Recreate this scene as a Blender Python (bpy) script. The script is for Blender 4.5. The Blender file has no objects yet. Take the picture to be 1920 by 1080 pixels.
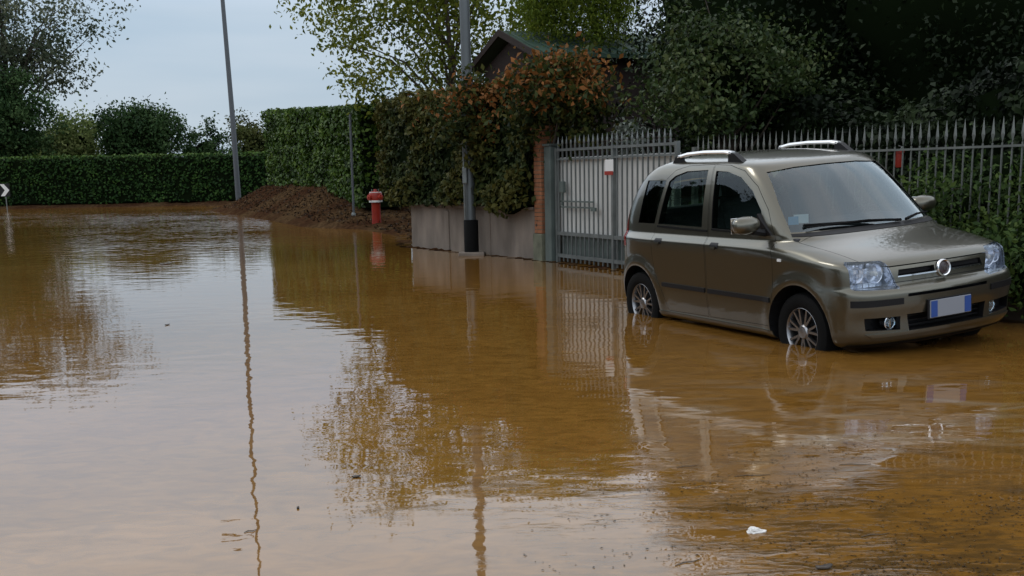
import bpy, bmesh, math, random
import numpy as np
from mathutils import Vector, Matrix
R = math.radians
random.seed(7)
rng = np.random.default_rng(7)
scene = bpy.context.scene
COL = scene.collection

# ------------------------------------------------------------------ camera
HC = 1.29
cd = bpy.data.cameras.new("camera"); cam = bpy.data.objects.new("camera", cd); COL.objects.link(cam)
cd.sensor_width = 36.0
cd.lens = 2176.4 / 1920 * 36.0
cd.shift_x = -19.3 / 1920
cd.shift_y = 223.9 / 1920
cd.clip_start = 0.05; cd.clip_end = 6000
cam.matrix_world = Matrix.Translation((0, 0, HC)) @ Matrix.Rotation(math.pi / 2 - 0.1993, 4, 'X') @ Matrix.Rotation(-0.0206, 4, 'Z')
scene.camera = cam

# ------------------------------------------------------------------ light
SUN_EL, SUN_AZ = 50.0, -60.0            # azimuth measured from +Y towards +X
w = bpy.data.worlds.new("World"); scene.world = w; w.use_nodes = True
nt = w.node_tree; nt.nodes.clear()
def wn(t, **k):
    n = nt.nodes.new(t)
    for a, b in k.items(): setattr(n, a, b)
    return n
out = wn('ShaderNodeOutputWorld'); bg = wn('ShaderNodeBackground')
sky = wn('ShaderNodeTexSky', sky_type='NISHITA', sun_disc=False)
sky.sun_elevation = R(SUN_EL); sky.sun_rotation = R(SUN_AZ)
tc = wn('ShaderNodeTexCoord'); sep = wn('ShaderNodeSeparateXYZ')
nt.links.new(tc.outputs['Generated'], sep.inputs[0])
ramp = wn('ShaderNodeValToRGB')         # overcast: cool grey low down, brighter and warmer overhead
e = ramp.color_ramp.elements
e[0].position = 0.0; e[0].color = (0.54, 0.65, 0.74, 1)
e[1].position = 1.0; e[1].color = (1.05, 1.05, 1.08, 1)
for p_, c_ in ((0.06, (0.46, 0.57, 0.68)), (0.13, (0.50, 0.615, 0.73)), (0.19, (0.78, 0.89, 1.05)), (0.30, (1.30, 1.40, 1.50)), (0.42, (1.42, 1.54, 1.66)), (0.65, (1.08, 1.16, 1.26))):
    k = e.new(p_); k.color = (*c_, 1)
nt.links.new(sep.outputs['Z'], ramp.inputs[0])
mp = wn('ShaderNodeMapping'); mp.inputs['Scale'].default_value = (1.4, 1.4, 9.0)
nt.links.new(tc.outputs['Generated'], mp.inputs[0])
ns = wn('ShaderNodeTexNoise'); ns.inputs['Scale'].default_value = 1.6; ns.inputs['Detail'].default_value = 4
nt.links.new(mp.outputs[0], ns.inputs['Vector'])
cr_ = wn('ShaderNodeValToRGB'); ce = cr_.color_ramp.elements
ce[0].position = 0.35; ce[0].color = (0.88, 0.93, 0.97, 1); ce[1].position = 0.66; ce[1].color = (1.16, 1.10, 1.07, 1)
nt.links.new(ns.outputs[0], cr_.inputs[0])
mul = wn('ShaderNodeMixRGB', blend_type='MULTIPLY'); mul.inputs[0].default_value = 1
nt.links.new(ramp.outputs[0], mul.inputs[1]); nt.links.new(cr_.outputs[0], mul.inputs[2])
sc10 = wn('ShaderNodeMixRGB', blend_type='MULTIPLY'); sc10.inputs[0].default_value = 1; sc10.inputs[2].default_value = (10, 10, 10, 1)
nt.links.new(mul.outputs[0], sc10.inputs[1])
mix = wn('ShaderNodeMixRGB'); mix.inputs[0].default_value = 0.9
nt.links.new(sky.outputs[0], mix.inputs[1]); nt.links.new(sc10.outputs[0], mix.inputs[2])
nt.links.new(mix.outputs[0], bg.inputs[0]); bg.inputs[1].default_value = 0.1
nt.links.new(bg.outputs[0], out.inputs[0])
sd = bpy.data.lights.new("sun", 'SUN'); so = bpy.data.objects.new("sun", sd); COL.objects.link(so)
sd.energy = 0.5; sd.angle = R(14); sd.color = (1.0, 0.96, 0.90)
d = Vector((math.sin(R(SUN_AZ)) * math.cos(R(SUN_EL)), math.cos(R(SUN_AZ)) * math.cos(R(SUN_EL)), math.sin(R(SUN_EL))))
so.rotation_euler = d.to_track_quat('Z', 'Y').to_euler()
vs = scene.view_settings; vs.view_transform = 'Standard'; vs.look = 'None'; vs.exposure = 0.0; vs.gamma = 1
scene.cycles.max_bounces = 8; scene.cycles.transparent_max_bounces = 24
scene.cycles.sample_clamp_indirect = 6

# ------------------------------------------------------------------ helpers
def tag(o, label=None, cat=None, group=None, kind=None):
    if label: o['label'] = label
    if cat: o['category'] = cat
    if group: o['group'] = group
    if kind: o['kind'] = kind
    return o
def empty(name, loc=(0, 0, 0), rot=(0, 0, 0)):
    o = bpy.data.objects.new(name, None); COL.objects.link(o); o.location = loc; o.rotation_euler = rot
    o.empty_display_size = 0.2
    return o
def link(name, me, mat=None, parent=None, loc=None):
    o = bpy.data.objects.new(name, me); COL.objects.link(o)
    if mat is not None:
        for m in (mat if isinstance(mat, (list, tuple)) else [mat]): me.materials.append(m)
    if parent: o.parent = parent
    if loc: o.location = loc
    return o
def meshdata(name, V, F, smooth=False):
    me = bpy.data.meshes.new(name); me.from_pydata([tuple(map(float, v)) for v in V], [], [tuple(map(int, f)) for f in F]); me.update()
    if smooth: me.polygons.foreach_set('use_smooth', [True] * len(me.polygons))
    return me
class MB:
    """collects shapes into one mesh"""
    def __init__(s): s.V = []; s.F = []; s.S = []
    def add(s, V, F, smooth=False):
        n = len(s.V); s.V += [tuple(map(float, v)) for v in V]
        s.F += [tuple(int(i) + n for i in f) for f in F]; s.S += [smooth] * len(F)
        return s
    def box(s, c, size, rz=0.0, taper=1.0, bev=0.0):
        hx, hy, hz = [q / 2 for q in size]
        bm = bmesh.new(); bmesh.ops.create_cube(bm, size=1)
        for v in bm.verts:
            t = taper if v.co.z > 0 else 1
            v.co = Vector((v.co.x * 2 * hx * t, v.co.y * 2 * hy * t, v.co.z * 2 * hz))
        if bev: bmesh.ops.bevel(bm, geom=bm.edges[:], offset=bev, segments=2, affect='EDGES', profile=.6)
        M = Matrix.Translation(c) @ Matrix.Rotation(rz, 4, 'Z')
        bm.verts.ensure_lookup_table(); bm.verts.index_update()
        s.add([M @ v.co for v in bm.verts], [[v.index for v in f.verts] for f in bm.faces]); bm.free(); return s
    def tube(s, P, rad, n=8, cap=True):
        P = [Vector(p) for p in P]
        if not hasattr(rad, '__len__'): rad = [rad] * len(P)
        V = []; F = []
        up = Vector((0, 0, 1)); prev = None
        for i, p in enumerate(P):
            t = (P[min(i + 1, len(P) - 1)] - P[max(i - 1, 0)]).normalized()
            a = prev - t * prev.dot(t) if prev is not None else (t.cross(up) if abs(t.z) < .95 else t.cross(Vector((1, 0, 0))))
            a.normalize(); prev = a; b = t.cross(a)
            for k in range(n):
                q = 2 * math.pi * k / n; V.append(p + (a * math.cos(q) + b * math.sin(q)) * rad[i])
        for i in range(len(P) - 1):
            for k in range(n): F.append((i * n + k, i * n + (k + 1) % n, (i + 1) * n + (k + 1) % n, (i + 1) * n + k))
        if cap: F.append(tuple(range(n - 1, -1, -1))); F.append(tuple(range((len(P) - 1) * n, len(P) * n)))
        return s.add(V, F, True)
    def lathe(s, prof, n=24, M=Matrix(), cap=True):
        V = []; F = []
        for r_, z in prof:
            for k in range(n):
                q = 2 * math.pi * k / n; V.append(M @ Vector((r_ * math.cos(q), r_ * math.sin(q), z)))
        for i in range(len(prof) - 1):
            for k in range(n): F.append((i * n + k, i * n + (k + 1) % n, (i + 1) * n + (k + 1) % n, (i + 1) * n + k))
        if cap: F.append(tuple(range(n - 1, -1, -1))); F.append(tuple(range((len(prof) - 1) * n, len(prof) * n)))
        return s.add(V, F, True)
    def prism(s, poly, a0, a1, axis):
        """2D polygon extruded along axis 0/1/2"""
        def P(u, v, a): return {0: (a, u, v), 1: (u, a, v), 2: (u, v, a)}[axis]
        n = len(poly); V = [P(u, v, a0) for u, v in poly] + [P(u, v, a1) for u, v in poly]
        F = [tuple(range(n)), tuple(range(2 * n - 1, n - 1, -1))] + [(i, (i + 1) % n, n + (i + 1) % n, n + i) for i in range(n)]
        return s.add(V, F)
    def mesh(s, name, sharp=40):
        me = meshdata(name, s.V, s.F)
        me.polygons.foreach_set('use_smooth', s.S)
        bm = bmesh.new(); bm.from_mesh(me); bmesh.ops.recalc_face_normals(bm, faces=bm.faces[:])
        for ed in bm.edges:
            if len(ed.link_faces) == 2 and ed.calc_face_angle(0) > R(sharp): ed.smooth = False
        bm.to_mesh(me); bm.free(); return me
    def build(s, name, mat, parent=None, loc=None): return link(name, s.mesh(name), mat, parent, loc)

# ------------------------------------------------------------------ materials
def mat(name, color, rough=.6, metal=0., spec=.5, coat=0., noise=None, bump=None):
    m = bpy.data.materials.new(name); m.use_nodes = True; t = m.node_tree; b = t.nodes['Principled BSDF']
    b.inputs['Base Color'].default_value = (*color, 1); b.inputs['Roughness'].default_value = rough
    b.inputs['Metallic'].default_value = metal; b.inputs['Specular IOR Level'].default_value = spec
    b.inputs['Coat Weight'].default_value = coat; b.inputs['Coat Roughness'].default_value = .03
    tcn = t.nodes.new('ShaderNodeTexCoord')
    if noise:
        sc, amt = noise[0], noise[1]; stretch = noise[2] if len(noise) > 2 else (1, 1, 1)
        mpn = t.nodes.new('ShaderNodeMapping'); mpn.inputs['Scale'].default_value = stretch
        n = t.nodes.new('ShaderNodeTexNoise'); n.inputs['Scale'].default_value = sc; n.inputs['Detail'].default_value = 6
        r = t.nodes.new('ShaderNodeValToRGB'); q = r.color_ramp.elements
        q[0].position = .3; q[0].color = (*[c * (1 - amt) for c in color], 1); q[1].position = .7; q[1].color = (*[min(1, c * (1 + amt)) for c in color], 1)
        t.links.new(tcn.outputs['Object'], mpn.inputs[0]); t.links.new(mpn.outputs[0], n.inputs['Vector']); t.links.new(n.outputs[0], r.inputs[0]); t.links.new(r.outputs[0], b.inputs['Base Color'])
    if bump:
        n2 = t.nodes.new('ShaderNodeTexNoise'); n2.inputs['Scale'].default_value = bump[0]; n2.inputs['Detail'].default_value = 5
        bp = t.nodes.new('ShaderNodeBump'); bp.inputs['Distance'].default_value = bump[1]; bp.inputs['Strength'].default_value = 1
        t.links.new(tcn.outputs['Object'], n2.inputs['Vector']); t.links.new(n2.outputs[0], bp.inputs['Height']); t.links.new(bp.outputs[0], b.inputs['Normal'])
    return m
def leafmat(name, cols, trans=.25, rough=.6, spec=.12):
    """cols: stops of the tone attribute"""
    m = bpy.data.materials.new(name); m.use_nodes = True; t = m.node_tree; b = t.nodes['Principled BSDF']
    a = t.nodes.new('ShaderNodeAttribute'); a.attribute_name = 'tone'
    r = t.nodes.new('ShaderNodeValToRGB'); q = r.color_ramp.elements
    while len(q) < len(cols): q.new(.5)
    for i, c in enumerate(cols): q[i].position = i / (len(cols) - 1); q[i].color = (*c, 1)
    t.links.new(a.outputs['Fac'], r.inputs[0]); t.links.new(r.outputs[0], b.inputs['Base Color'])
    b.inputs['Roughness'].default_value = rough; b.inputs['Specular IOR Level'].default_value = spec
    tr = t.nodes.new('ShaderNodeBsdfTranslucent'); mx = t.nodes.new('ShaderNodeMixShader'); mx.inputs[0].default_value = trans
    t.links.new(r.outputs[0], tr.inputs[0]); t.links.new(b.outputs[0], mx.inputs[1]); t.links.new(tr.outputs[0], mx.inputs[2])
    t.links.new(mx.outputs[0], t.nodes['Material Output'].inputs[0]); return m
def glassmat(name, tint, refl=1.0):
    m = bpy.data.materials.new(name); m.use_nodes = True; t = m.node_tree
    t.nodes.remove(t.nodes['Principled BSDF'])
    tr = t.nodes.new('ShaderNodeBsdfTransparent'); tr.inputs[0].default_value = (*tint, 1)
    gl = t.nodes.new('ShaderNodeBsdfGlossy'); gl.inputs['Roughness'].default_value = .015; gl.inputs[0].default_value = (.84, .95, 1, 1)
    fr = t.nodes.new('ShaderNodeFresnel'); fr.inputs[0].default_value = 1.52
    ml = t.nodes.new('ShaderNodeMath'); ml.operation = 'MULTIPLY'; ml.inputs[1].default_value = refl; ml.use_clamp = True
    mx = t.nodes.new('ShaderNodeMixShader')
    t.links.new(fr.outputs[0], ml.inputs[0]); t.links.new(ml.outputs[0], mx.inputs[0]); t.links.new(tr.outputs[0], mx.inputs[1]); t.links.new(gl.outputs[0], mx.inputs[2])
    t.links.new(mx.outputs[0], t.nodes['Material Output'].inputs[0]); return m

M_paint = mat('champagne_paint', (.125, .118, .090), .29, .85, .5, .85)
M_black = mat('black_plastic', (.010, .010, .011), .5, 0, .25)
M_rubber = mat('rubber', (.006, .006, .006), .8, 0, .12)
M_gap = mat('dark_gap', (.008, .008, .008), .9)
M_interior = mat('cabin_lining', (.03, .03, .033), .8)
M_seat = mat('seat_fabric', (.05, .052, .06), .9, noise=(60, .2))
M_alloy = mat('alloy_rim', (.36, .36, .37), .35, 1.0)
M_chrome = mat('chrome', (.82, .83, .85), .08, 1.0)
M_silver = mat('silver_rail', (.80, .80, .80), .32, .85)
M_glass = glassmat('side_glass', (.55, .70, .63), .7)
M_darkglass = glassmat('tinted_glass', (.10, .11, .11), 1.0)
M_wind = glassmat('windscreen_glass', (.66, .76, .76), 2.4)
M_lens = glassmat('lamp_lens', (.93, .95, .97), .9)
M_red = mat('red_lens', (.25, .01, .01), .15)
M_plate_w = mat('plate_shaded', (.27, .29, .33), .4)  # white plate greyed, the shade on it is put into the colour
M_plate_b = mat('plate_blue', (.03, .08, .30), .4)
M_reflector = mat('lamp_reflector', (.78, .82, .90), .22, .75)
M_badge = mat('badge_enamel', (.05, .035, .04), .25)
M_conc = mat('wall_concrete', (.20, .165, .135), .9, noise=(3.0, .35, (1, 1, .35)), bump=(25, .004))
M_plinth = mat('plinth_mud', (.085, .060, .042), .9, noise=(3.0, .35), bump=(25, .004))
M_brick = mat('pillar_brick', (.30, .12, .055), .85, noise=(9, .3), bump=(30, .004))
M_base = mat('pillar_base', (.14, .145, .10), .9, noise=(6, .3))
M_gatepost = mat('green_grey_steel', (.10, .125, .115), .5, .2, noise=(4, .25))
M_bar = mat('galvanised_bar', (.17, .185, .18), .45, .5, noise=(5, .2))
M_fence = mat('fence_steel', (.17, .18, .165), .45, .5, noise=(5, .2))
M_sheet = mat('gate_sheet', (.62, .62, .59), .55, noise=(2.5, .12, (1, 1, .3)))
M_pole = mat('galvanised_pole', (.13, .145, .15), .45, .5, noise=(2, .15, (1, 1, .2)))
M_lamppole = mat('lamp_post_steel', (.10, .11, .12), .5, .4)
M_hyd = mat('hydrant_red', (.30, .022, .010), .45, noise=(7, .2))
M_white = mat('white_paint', (.70, .70, .68), .5)
M_bark = mat('bark', (.055, .042, .03), .9, noise=(8, .4), bump=(20, .01))
M_roof = mat('green_roof', (.022, .055, .036), .75, noise=(3, .2))
M_timber = mat('dark_timber', (.018, .010, .008), .9, noise=(5, .3, (1, 1, 6)))
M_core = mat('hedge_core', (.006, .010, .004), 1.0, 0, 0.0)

# ------------------------------------------------------------------ ground and water
TOE = np.array([(-60, 68), (-27, 60.4), (-15.5, 59.4), (-13.6, 52), (-10.6, 44.0), (-7.6, 36.8), (-5.4, 31.0), (-3.7, 29.2), (-2.5, 25.6), (-2.05, 21.6)])
WALL_A = np.array((-1.97, 21.48)); WALL_B = np.array((.40, 17.48)); FD = np.array((.43, -.903)); FD = FD / np.linalg.norm(FD)
FN = np.array((-FD[1], FD[0]))                       # towards the garden
FENCE_END = WALL_B + FD * 13.0
POLY = np.vstack([TOE, WALL_A, WALL_B, FENCE_END, FENCE_END + (300, -20), (300, 300), (-300, 300), (-300, 70)])
def inside_dist(P):
    P = np.asarray(P, float); ins = np.zeros(len(P), bool); dist = np.full(len(P), 1e9); n = len(POLY)
    for i in range(n):
        a, b = POLY[i], POLY[(i + 1) % n]
        c = ((a[1] > P[:, 1]) != (b[1] > P[:, 1])); xi = (b[0] - a[0]) * (P[:, 1] - a[1]) / (b[1] - a[1] + 1e-12) + a[0]
        ins ^= c & (P[:, 0] < xi)
        ab = b - a; t = np.clip(((P - a) @ ab) / (ab @ ab), 0, 1); dd = np.linalg.norm(P - (a + t[:, None] * ab), axis=1); dist = np.minimum(dist, dd)
    return np.where(ins, dist, -dist)
HL = [np.array((-3.55, 32.3)), np.array((-5.35, 37.3)), np.array((-9.15, 46.8))]        # tall hedge line on the mound
def seg_dist(P, pts):
    dist = np.full(len(P), 1e9); tt = np.zeros(len(P)); acc = 0
    for a, b in zip(pts[:-1], pts[1:]):
        ab = b - a; t = np.clip(((P - a) @ ab) / (ab @ ab), 0, 1); dd = np.linalg.norm(P - (a + t[:, None] * ab), axis=1)
        k = dd < dist; tt = np.where(k, acc + t * np.linalg.norm(ab), tt); dist = np.minimum(dist, dd); acc += np.linalg.norm(ab)
    return dist, tt
def noise2(x, y, s, seed=0):
    r = np.random.default_rng(seed); o = np.zeros_like(x)
    for k in range(6):
        a = r.uniform(0, 6.28); f = s * r.uniform(.6, 1.8); o += np.sin((x * math.cos(a) + y * math.sin(a)) * f + r.uniform(0, 6.28))
    return o / 6
def ground_z(P):
    P = np.asarray(P, float); s = inside_dist(P)
    z = np.where(s < 0, -.19 + .02 * np.exp(s), -.17 + .42 * np.clip(s / 4, 0, 1) ** .8 + .12 * np.clip(s, 0, 1))
    z = np.where(P[:, 1] < 21.4, np.where(s > .45, .20, -.19), z)
    hd, ht = seg_dist(P, HL)
    hm = np.interp(ht, [0, 3, 6, 11, 16.5], [.32, .72, 1.12, 1.16, 1.1])
    z = np.where(s > -.6, np.maximum(z, np.minimum(hm * np.exp(-(hd / 2.4) ** 2), np.clip(.55 * (s + .25), -.2, 3))), z)
    return z + (.05 * noise2(P[:, 0], P[:, 1], 2.2, 3) + .045 * noise2(P[:, 0], P[:, 1], 6.5, 4) + .03 * noise2(P[:, 0], P[:, 1], 13, 5)) * (s > 0)
def grid_mesh(name, xs, ys, fz):
    X, Y = np.meshgrid(xs, ys); P = np.c_[X.ravel(), Y.ravel()]; Z = fz(P); nx, ny = len(xs), len(ys)
    F = [(j * nx + i, j * nx + i + 1, (j + 1) * nx + i + 1, (j + 1) * nx + i) for j in range(ny - 1) for i in range(nx - 1)]
    return meshdata(name, np.c_[P, Z], F, True)
def soil_material():
    m = bpy.data.materials.new('wet_soil'); m.use_nodes = True; t = m.node_tree; b = t.nodes['Principled BSDF']
    tcn = t.nodes.new('ShaderNodeTexCoord')
    n1 = t.nodes.new('ShaderNodeTexNoise'); n1.inputs['Scale'].default_value = .55; n1.inputs['Detail'].default_value = 5
    n2 = t.nodes.new('ShaderNodeTexNoise'); n2.inputs['Scale'].default_value = 9; n2.inputs['Detail'].default_value = 6
    r1 = t.nodes.new('ShaderNodeValToRGB'); q = r1.color_ramp.elements
    q[0].position = .40; q[0].color = (.046, .024, .014, 1); q[1].position = .62; q[1].color = (.072, .046, .025, 1)
    r2 = t.nodes.new('ShaderNodeValToRGB'); q = r2.color_ramp.elements
    q[0].position = .3; q[0].color = (.45, .42, .4, 1); q[1].position = .7; q[1].color = (1.5, 1.45, 1.35, 1)
    mu = t.nodes.new('ShaderNodeMixRGB'); mu.blend_type = 'MULTIPLY'; mu.inputs[0].default_value = 1
    bp = t.nodes.new('ShaderNodeBump'); bp.inputs['Distance'].default_value = .06
    for a, c in ((tcn.outputs['Object'], n1.inputs['Vector']), (tcn.outputs['Object'], n2.inputs['Vector']), (n1.outputs[0], r1.inputs[0]), (n2.outputs[0], r2.inputs[0]),
                 (r1.outputs[0], mu.inputs[1]), (r2.outputs[0], mu.inputs[2]), (mu.outputs[0], b.inputs['Base Color']), (n2.outputs[0], bp.inputs['Height']), (bp.outputs[0], b.inputs['Normal'])): t.links.new(a, c)
    b.inputs['Roughness'].default_value = .95; b.inputs['Specular IOR Level'].default_value = .0
    return m
M_soil = soil_material()
xs = np.concatenate([np.linspace(-3000, -70, 8), np.linspace(-60, -20, 30), np.linspace(-19.6, 8, 220), np.linspace(9, 60, 20), np.linspace(100, 3000, 6)])
ys = np.concatenate([np.linspace(-60, 2, 10), np.linspace(3, 14, 30), np.linspace(14.2, 34, 130), np.linspace(34.3, 66, 110), np.linspace(68, 160, 20), np.linspace(250, 4000, 8)])
tag(link('ground', grid_mesh('ground', xs, ys, ground_z), M_soil), kind='structure')

def water_material():
    m = bpy.data.materials.new('muddy_water'); m.use_nodes = True; t = m.node_tree; b = t.nodes['Principled BSDF']
    N = lambda k: t.nodes.new(k)
    L = t.links.new
    tcn = N('ShaderNodeTexCoord')
    def noise(scale, detail, stretch=(1, 1, 1), dist=0.):
        mpn = N('ShaderNodeMapping'); mpn.inputs['Scale'].default_value = stretch
        n = N('ShaderNodeTexNoise'); n.inputs['Scale'].default_value = scale; n.inputs['Detail'].default_value = detail; n.inputs['Distortion'].default_value = dist
        L(tcn.outputs['Object'], mpn.inputs[0]); L(mpn.outputs[0], n.inputs['Vector']); return n
    def rampn(src, stops):
        r = N('ShaderNodeValToRGB'); q = r.color_ramp.elements
        while len(q) < len(stops): q.new(.5)
        for i, (p_, c_) in enumerate(stops): q[i].position = p_; q[i].color = (*c_, 1)
        L(src, r.inputs[0]); return r
    def math_(op, a, bb):
        n = N('ShaderNodeMath'); n.operation = op
        for i, v in enumerate((a, bb)):
            if isinstance(v, (int, float)): n.inputs[i].default_value = v
            else: L(v, n.inputs[i])
        return n.outputs[0]
    mud = rampn(noise(.35, 4, dist=.6).outputs[0], [(.3, (.175, .082, .016)), (.55, (.205, .100, .020)), (.75, (.235, .122, .030))])
    mot = rampn(noise(5.5, 8, (1, 1.7, 1), 1.4).outputs[0], [(.32, (.74, .72, .70)), (.55, (1, 1, 1)), (.72, (1.14, 1.14, 1.16))])
    mm = N('ShaderNodeMixRGB'); mm.blend_type = 'MULTIPLY'; mm.inputs[0].default_value = 1; L(mud.outputs[0], mm.inputs[1]); L(mot.outputs[0], mm.inputs[2]); mud = mm
    # dark floating and sunken litter, thickest on the near right
    sp = N('ShaderNodeSeparateXYZ'); L(tcn.outputs['Object'], sp.inputs[0])
    near = N('ShaderNodeMapRange'); near.inputs[1].default_value = 6.6; near.inputs[2].default_value = 3.6; L(sp.outputs['Y'], near.inputs[0])
    right = N('ShaderNodeMapRange'); right.inputs[1].default_value = -.6; right.inputs[2].default_value = 1.0; L(sp.outputs['X'], right.inputs[0])
    zone = math_('MULTIPLY', near.outputs[0], right.outputs[0])
    f1 = noise(3.2, 9, (1, 1.9, 1), .8); f2 = noise(14, 6, (1, 2.2, 1), .4)
    sm = math_('ADD', math_('MULTIPLY', f1.outputs[0], .62), math_('MULTIPLY', f2.outputs[0], .42))
    thr = math_('ADD', sm, math_('MULTIPLY', zone, .10))
    lit = rampn(thr, [(.0, (0, 0, 0)), (.56, (0, 0, 0)), (.68, (1, 1, 1))])
    litz = math_('MULTIPLY', lit.outputs[0], math_('ADD', math_('MULTIPLY', zone, .70), .03))
    mx = N('ShaderNodeMixRGB'); L(litz, mx.inputs[0]); L(mud.outputs[0], mx.inputs[1]); mx.inputs[2].default_value = (.060, .036, .014, 1)
    # pale silty streaks in front of the car, reflected sheen painted into the colour
    sx = N('ShaderNodeMapRange'); sx.inputs[1].default_value = 4.4; sx.inputs[2].default_value = 5.6; L(sp.outputs['Y'], sx.inputs[0])
    sy = N('ShaderNodeMapRange'); sy.inputs[1].default_value = 7.6; sy.inputs[2].default_value = 6.2; L(sp.outputs['Y'], sy.inputs[0])
    sxx = N('ShaderNodeMapRange'); sxx.inputs[1].default_value = .4; sxx.inputs[2].default_value = 1.2; L(sp.outputs['X'], sxx.inputs[0])
    z2 = math_('MULTIPLY', math_('MULTIPLY', sx.outputs[0], sy.outputs[0]), sxx.outputs[0])
    st = rampn(noise(1.6, 8, (1, 2.4, 1), 1.2).outputs[0], [(.50, (0, 0, 0)), (.66, (1, 1, 1))])
    sc = math_('MULTIPLY', math_('MULTIPLY', st.outputs[0], z2), .55)
    mx2 = N('ShaderNodeMixRGB'); L(sc, mx2.inputs[0]); L(mx.outputs[0], mx2.inputs[1]); mx2.inputs[2].default_value = (.26, .20, .13, 1)
    L(mx2.outputs[0], b.inputs['Base Color'])
    rr = math_('ADD', math_('MULTIPLY', litz, .06), .012); L(rr, b.inputs['Roughness'])
    b.inputs['IOR'].default_value = 1.48
    # ripples
    h1 = noise(2.3, 2, (1, 1.5, 1)); h2 = noise(9, 3, (1, 1.3, 1)); calm = noise(.16, 2)
    cr2 = rampn(calm.outputs[0], [(.35, (.35, .35, .35)), (.65, (1, 1, 1))])
    hh = math_('ADD', math_('MULTIPLY', h1.outputs[0], .0046), math_('MULTIPLY', h2.outputs[0], .0003))
    far = N('ShaderNodeMapRange'); far.inputs[1].default_value = 20; far.inputs[2].default_value = 46; far.inputs[3].default_value = 1; far.inputs[4].default_value = 11; L(sp.outputs['Y'], far.inputs[0])
    hh = math_('MULTIPLY', hh, math_('MULTIPLY', cr2.outputs[0], far.outputs[0]))
    hh = math_('ADD', hh, math_('MULTIPLY', litz, .0006))
    bp = N('ShaderNodeBump'); bp.inputs['Distance'].default_value = 1.0; bp.inputs['Strength'].default_value = 1.0
    L(hh, bp.inputs['Height']); L(bp.outputs[0], b.inputs['Normal'])
    return m
M_water = water_material()
tag(link('water', meshdata('water', [(-400, -40, 0), (400, -40, 0), (400, 90, 0), (-400, 90, 0)], [(0, 1, 2, 3)]), M_water), kind='structure')

# raised pavement along the fence, under the water
pv = MB(); a = WALL_B - FD * 0.2; b_ = FENCE_END
pts = [a - FN * .02, b_ - FN * .02, b_ - FN * 1.25, a - FN * 1.25]
pv.prism([tuple(p) for p in pts], -.30, -.065, 2).build('pavement', M_conc)
tag(bpy.data.objects['pavement'], kind='structure')

# ------------------------------------------------------------------ foliage
def unit(v): return v / (np.linalg.norm(v, axis=1, keepdims=True) + 1e-9)
def leaves_mesh(name, P, size, tone, normal=None, spread=1.0, aspect=.55, droop=0.0, rg=None):
    rg = rg or rng
    n = len(P); nrm = rg.normal(size=(n, 3))
    if normal is not None: nrm = unit(nrm) * spread + normal
    nrm[:, 2] += .25; nrm = unit(nrm)
    t = rg.normal(size=(n, 3)); t[:, 2] -= droop; t = unit(t - nrm * np.sum(t * nrm, axis=1, keepdims=True)); b = np.cross(nrm, t)
    L = (size * rg.uniform(.6, 1.35, n))[:, None] / 2; W = L * aspect
    fold = nrm * L * .22
    V = np.stack([P - t * L, P + b * W + fold, P + t * L - fold * .6, P - b * W + fold], 1).reshape(-1, 3)
    me = bpy.data.meshes.new(name); me.vertices.add(4 * n); me.vertices.foreach_set('co', V.ravel().astype(np.float32))
    me.loops.add(4 * n); me.loops.foreach_set('vertex_index', np.arange(4 * n, dtype=np.int32))
    me.polygons.add(n); me.polygons.foreach_set('loop_start', np.arange(0, 4 * n, 4, dtype=np.int32))
    try: me.polygons.foreach_set('loop_total', np.full(n, 4, dtype=np.int32))
    except Exception: pass
    me.update(calc_edges=True)
    at = me.attributes.new('tone', 'FLOAT', 'FACE'); at.data.foreach_set('value', np.clip(tone, 0, 1).astype(np.float32))
    return me
def clump_points(centres, per, rad, rg, flat=.75):
    n = len(centres); P = np.repeat(centres, per, 0); r = np.repeat(rad, per) if hasattr(rad, '__len__') else rad
    o = rg.normal(size=(n * per, 3)) * .5; o[:, 2] *= flat
    return P + o * (r[:, None] if hasattr(r, '__len__') else r), np.repeat(np.arange(n), per)
def crown_centres(c, rad, n, rg, inner=.35, lump=.25):
    u = unit(rg.normal(size=(n, 3))); k = rg.uniform(inner, 1, n) ** .5
    lum = 1 + lump * (np.sin(u[:, 0] * 4 + c[0]) + np.sin(u[:, 1] * 5 + c[1] * 2) + np.sin(u[:, 2] * 4.4 + c[2])) / 2
    return np.array(c) + u * np.array(rad) * (k * lum)[:, None]
def lobed(o, c, rad, rg):
    return o
def wood(base, top, r0, limbs, name, parent, material=None, split=.45):
    mb = MB(); base = Vector(base); top = Vector(top)
    rg = random.Random(int(abs(base.x * 91 + base.y * 37)))
    P = [base.lerp(top, t) + Vector((rg.uniform(-1, 1), rg.uniform(-1, 1), 0)) * r0 * .8 * (t > 0) for t in (0, .2, .4, .6, .8, 1)]
    mb.tube(P, [r0 * 1.25, r0, r0 * .85, r0 * .65, r0 * .45, r0 * .2], 8)
    for q in limbs:
        q = Vector(q); t = min(.95, max(.2, (q.z - base.z) / max(.5, top.z - base.z) * split + rg.uniform(0, .25)))
        i = min(4, int(t * 5)); s = P[i].lerp(P[i + 1], t * 5 - i); m1 = s.lerp(q, .5) + Vector((rg.uniform(-.1, .1), rg.uniform(-.1, .1), rg.uniform(0, .2) * (q - s).length))
        r1 = r0 * (1 - t) * .5 + r0 * .08
        mb.tube([s, s.lerp(m1, .5) + Vector((0, 0, .02)), m1, m1.lerp(q, .55), q], [r1, r1 * .8, r1 * .6, r1 * .38, r1 * .12], 5, False)
    return mb.build(name, material or M_bark, parent)
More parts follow.
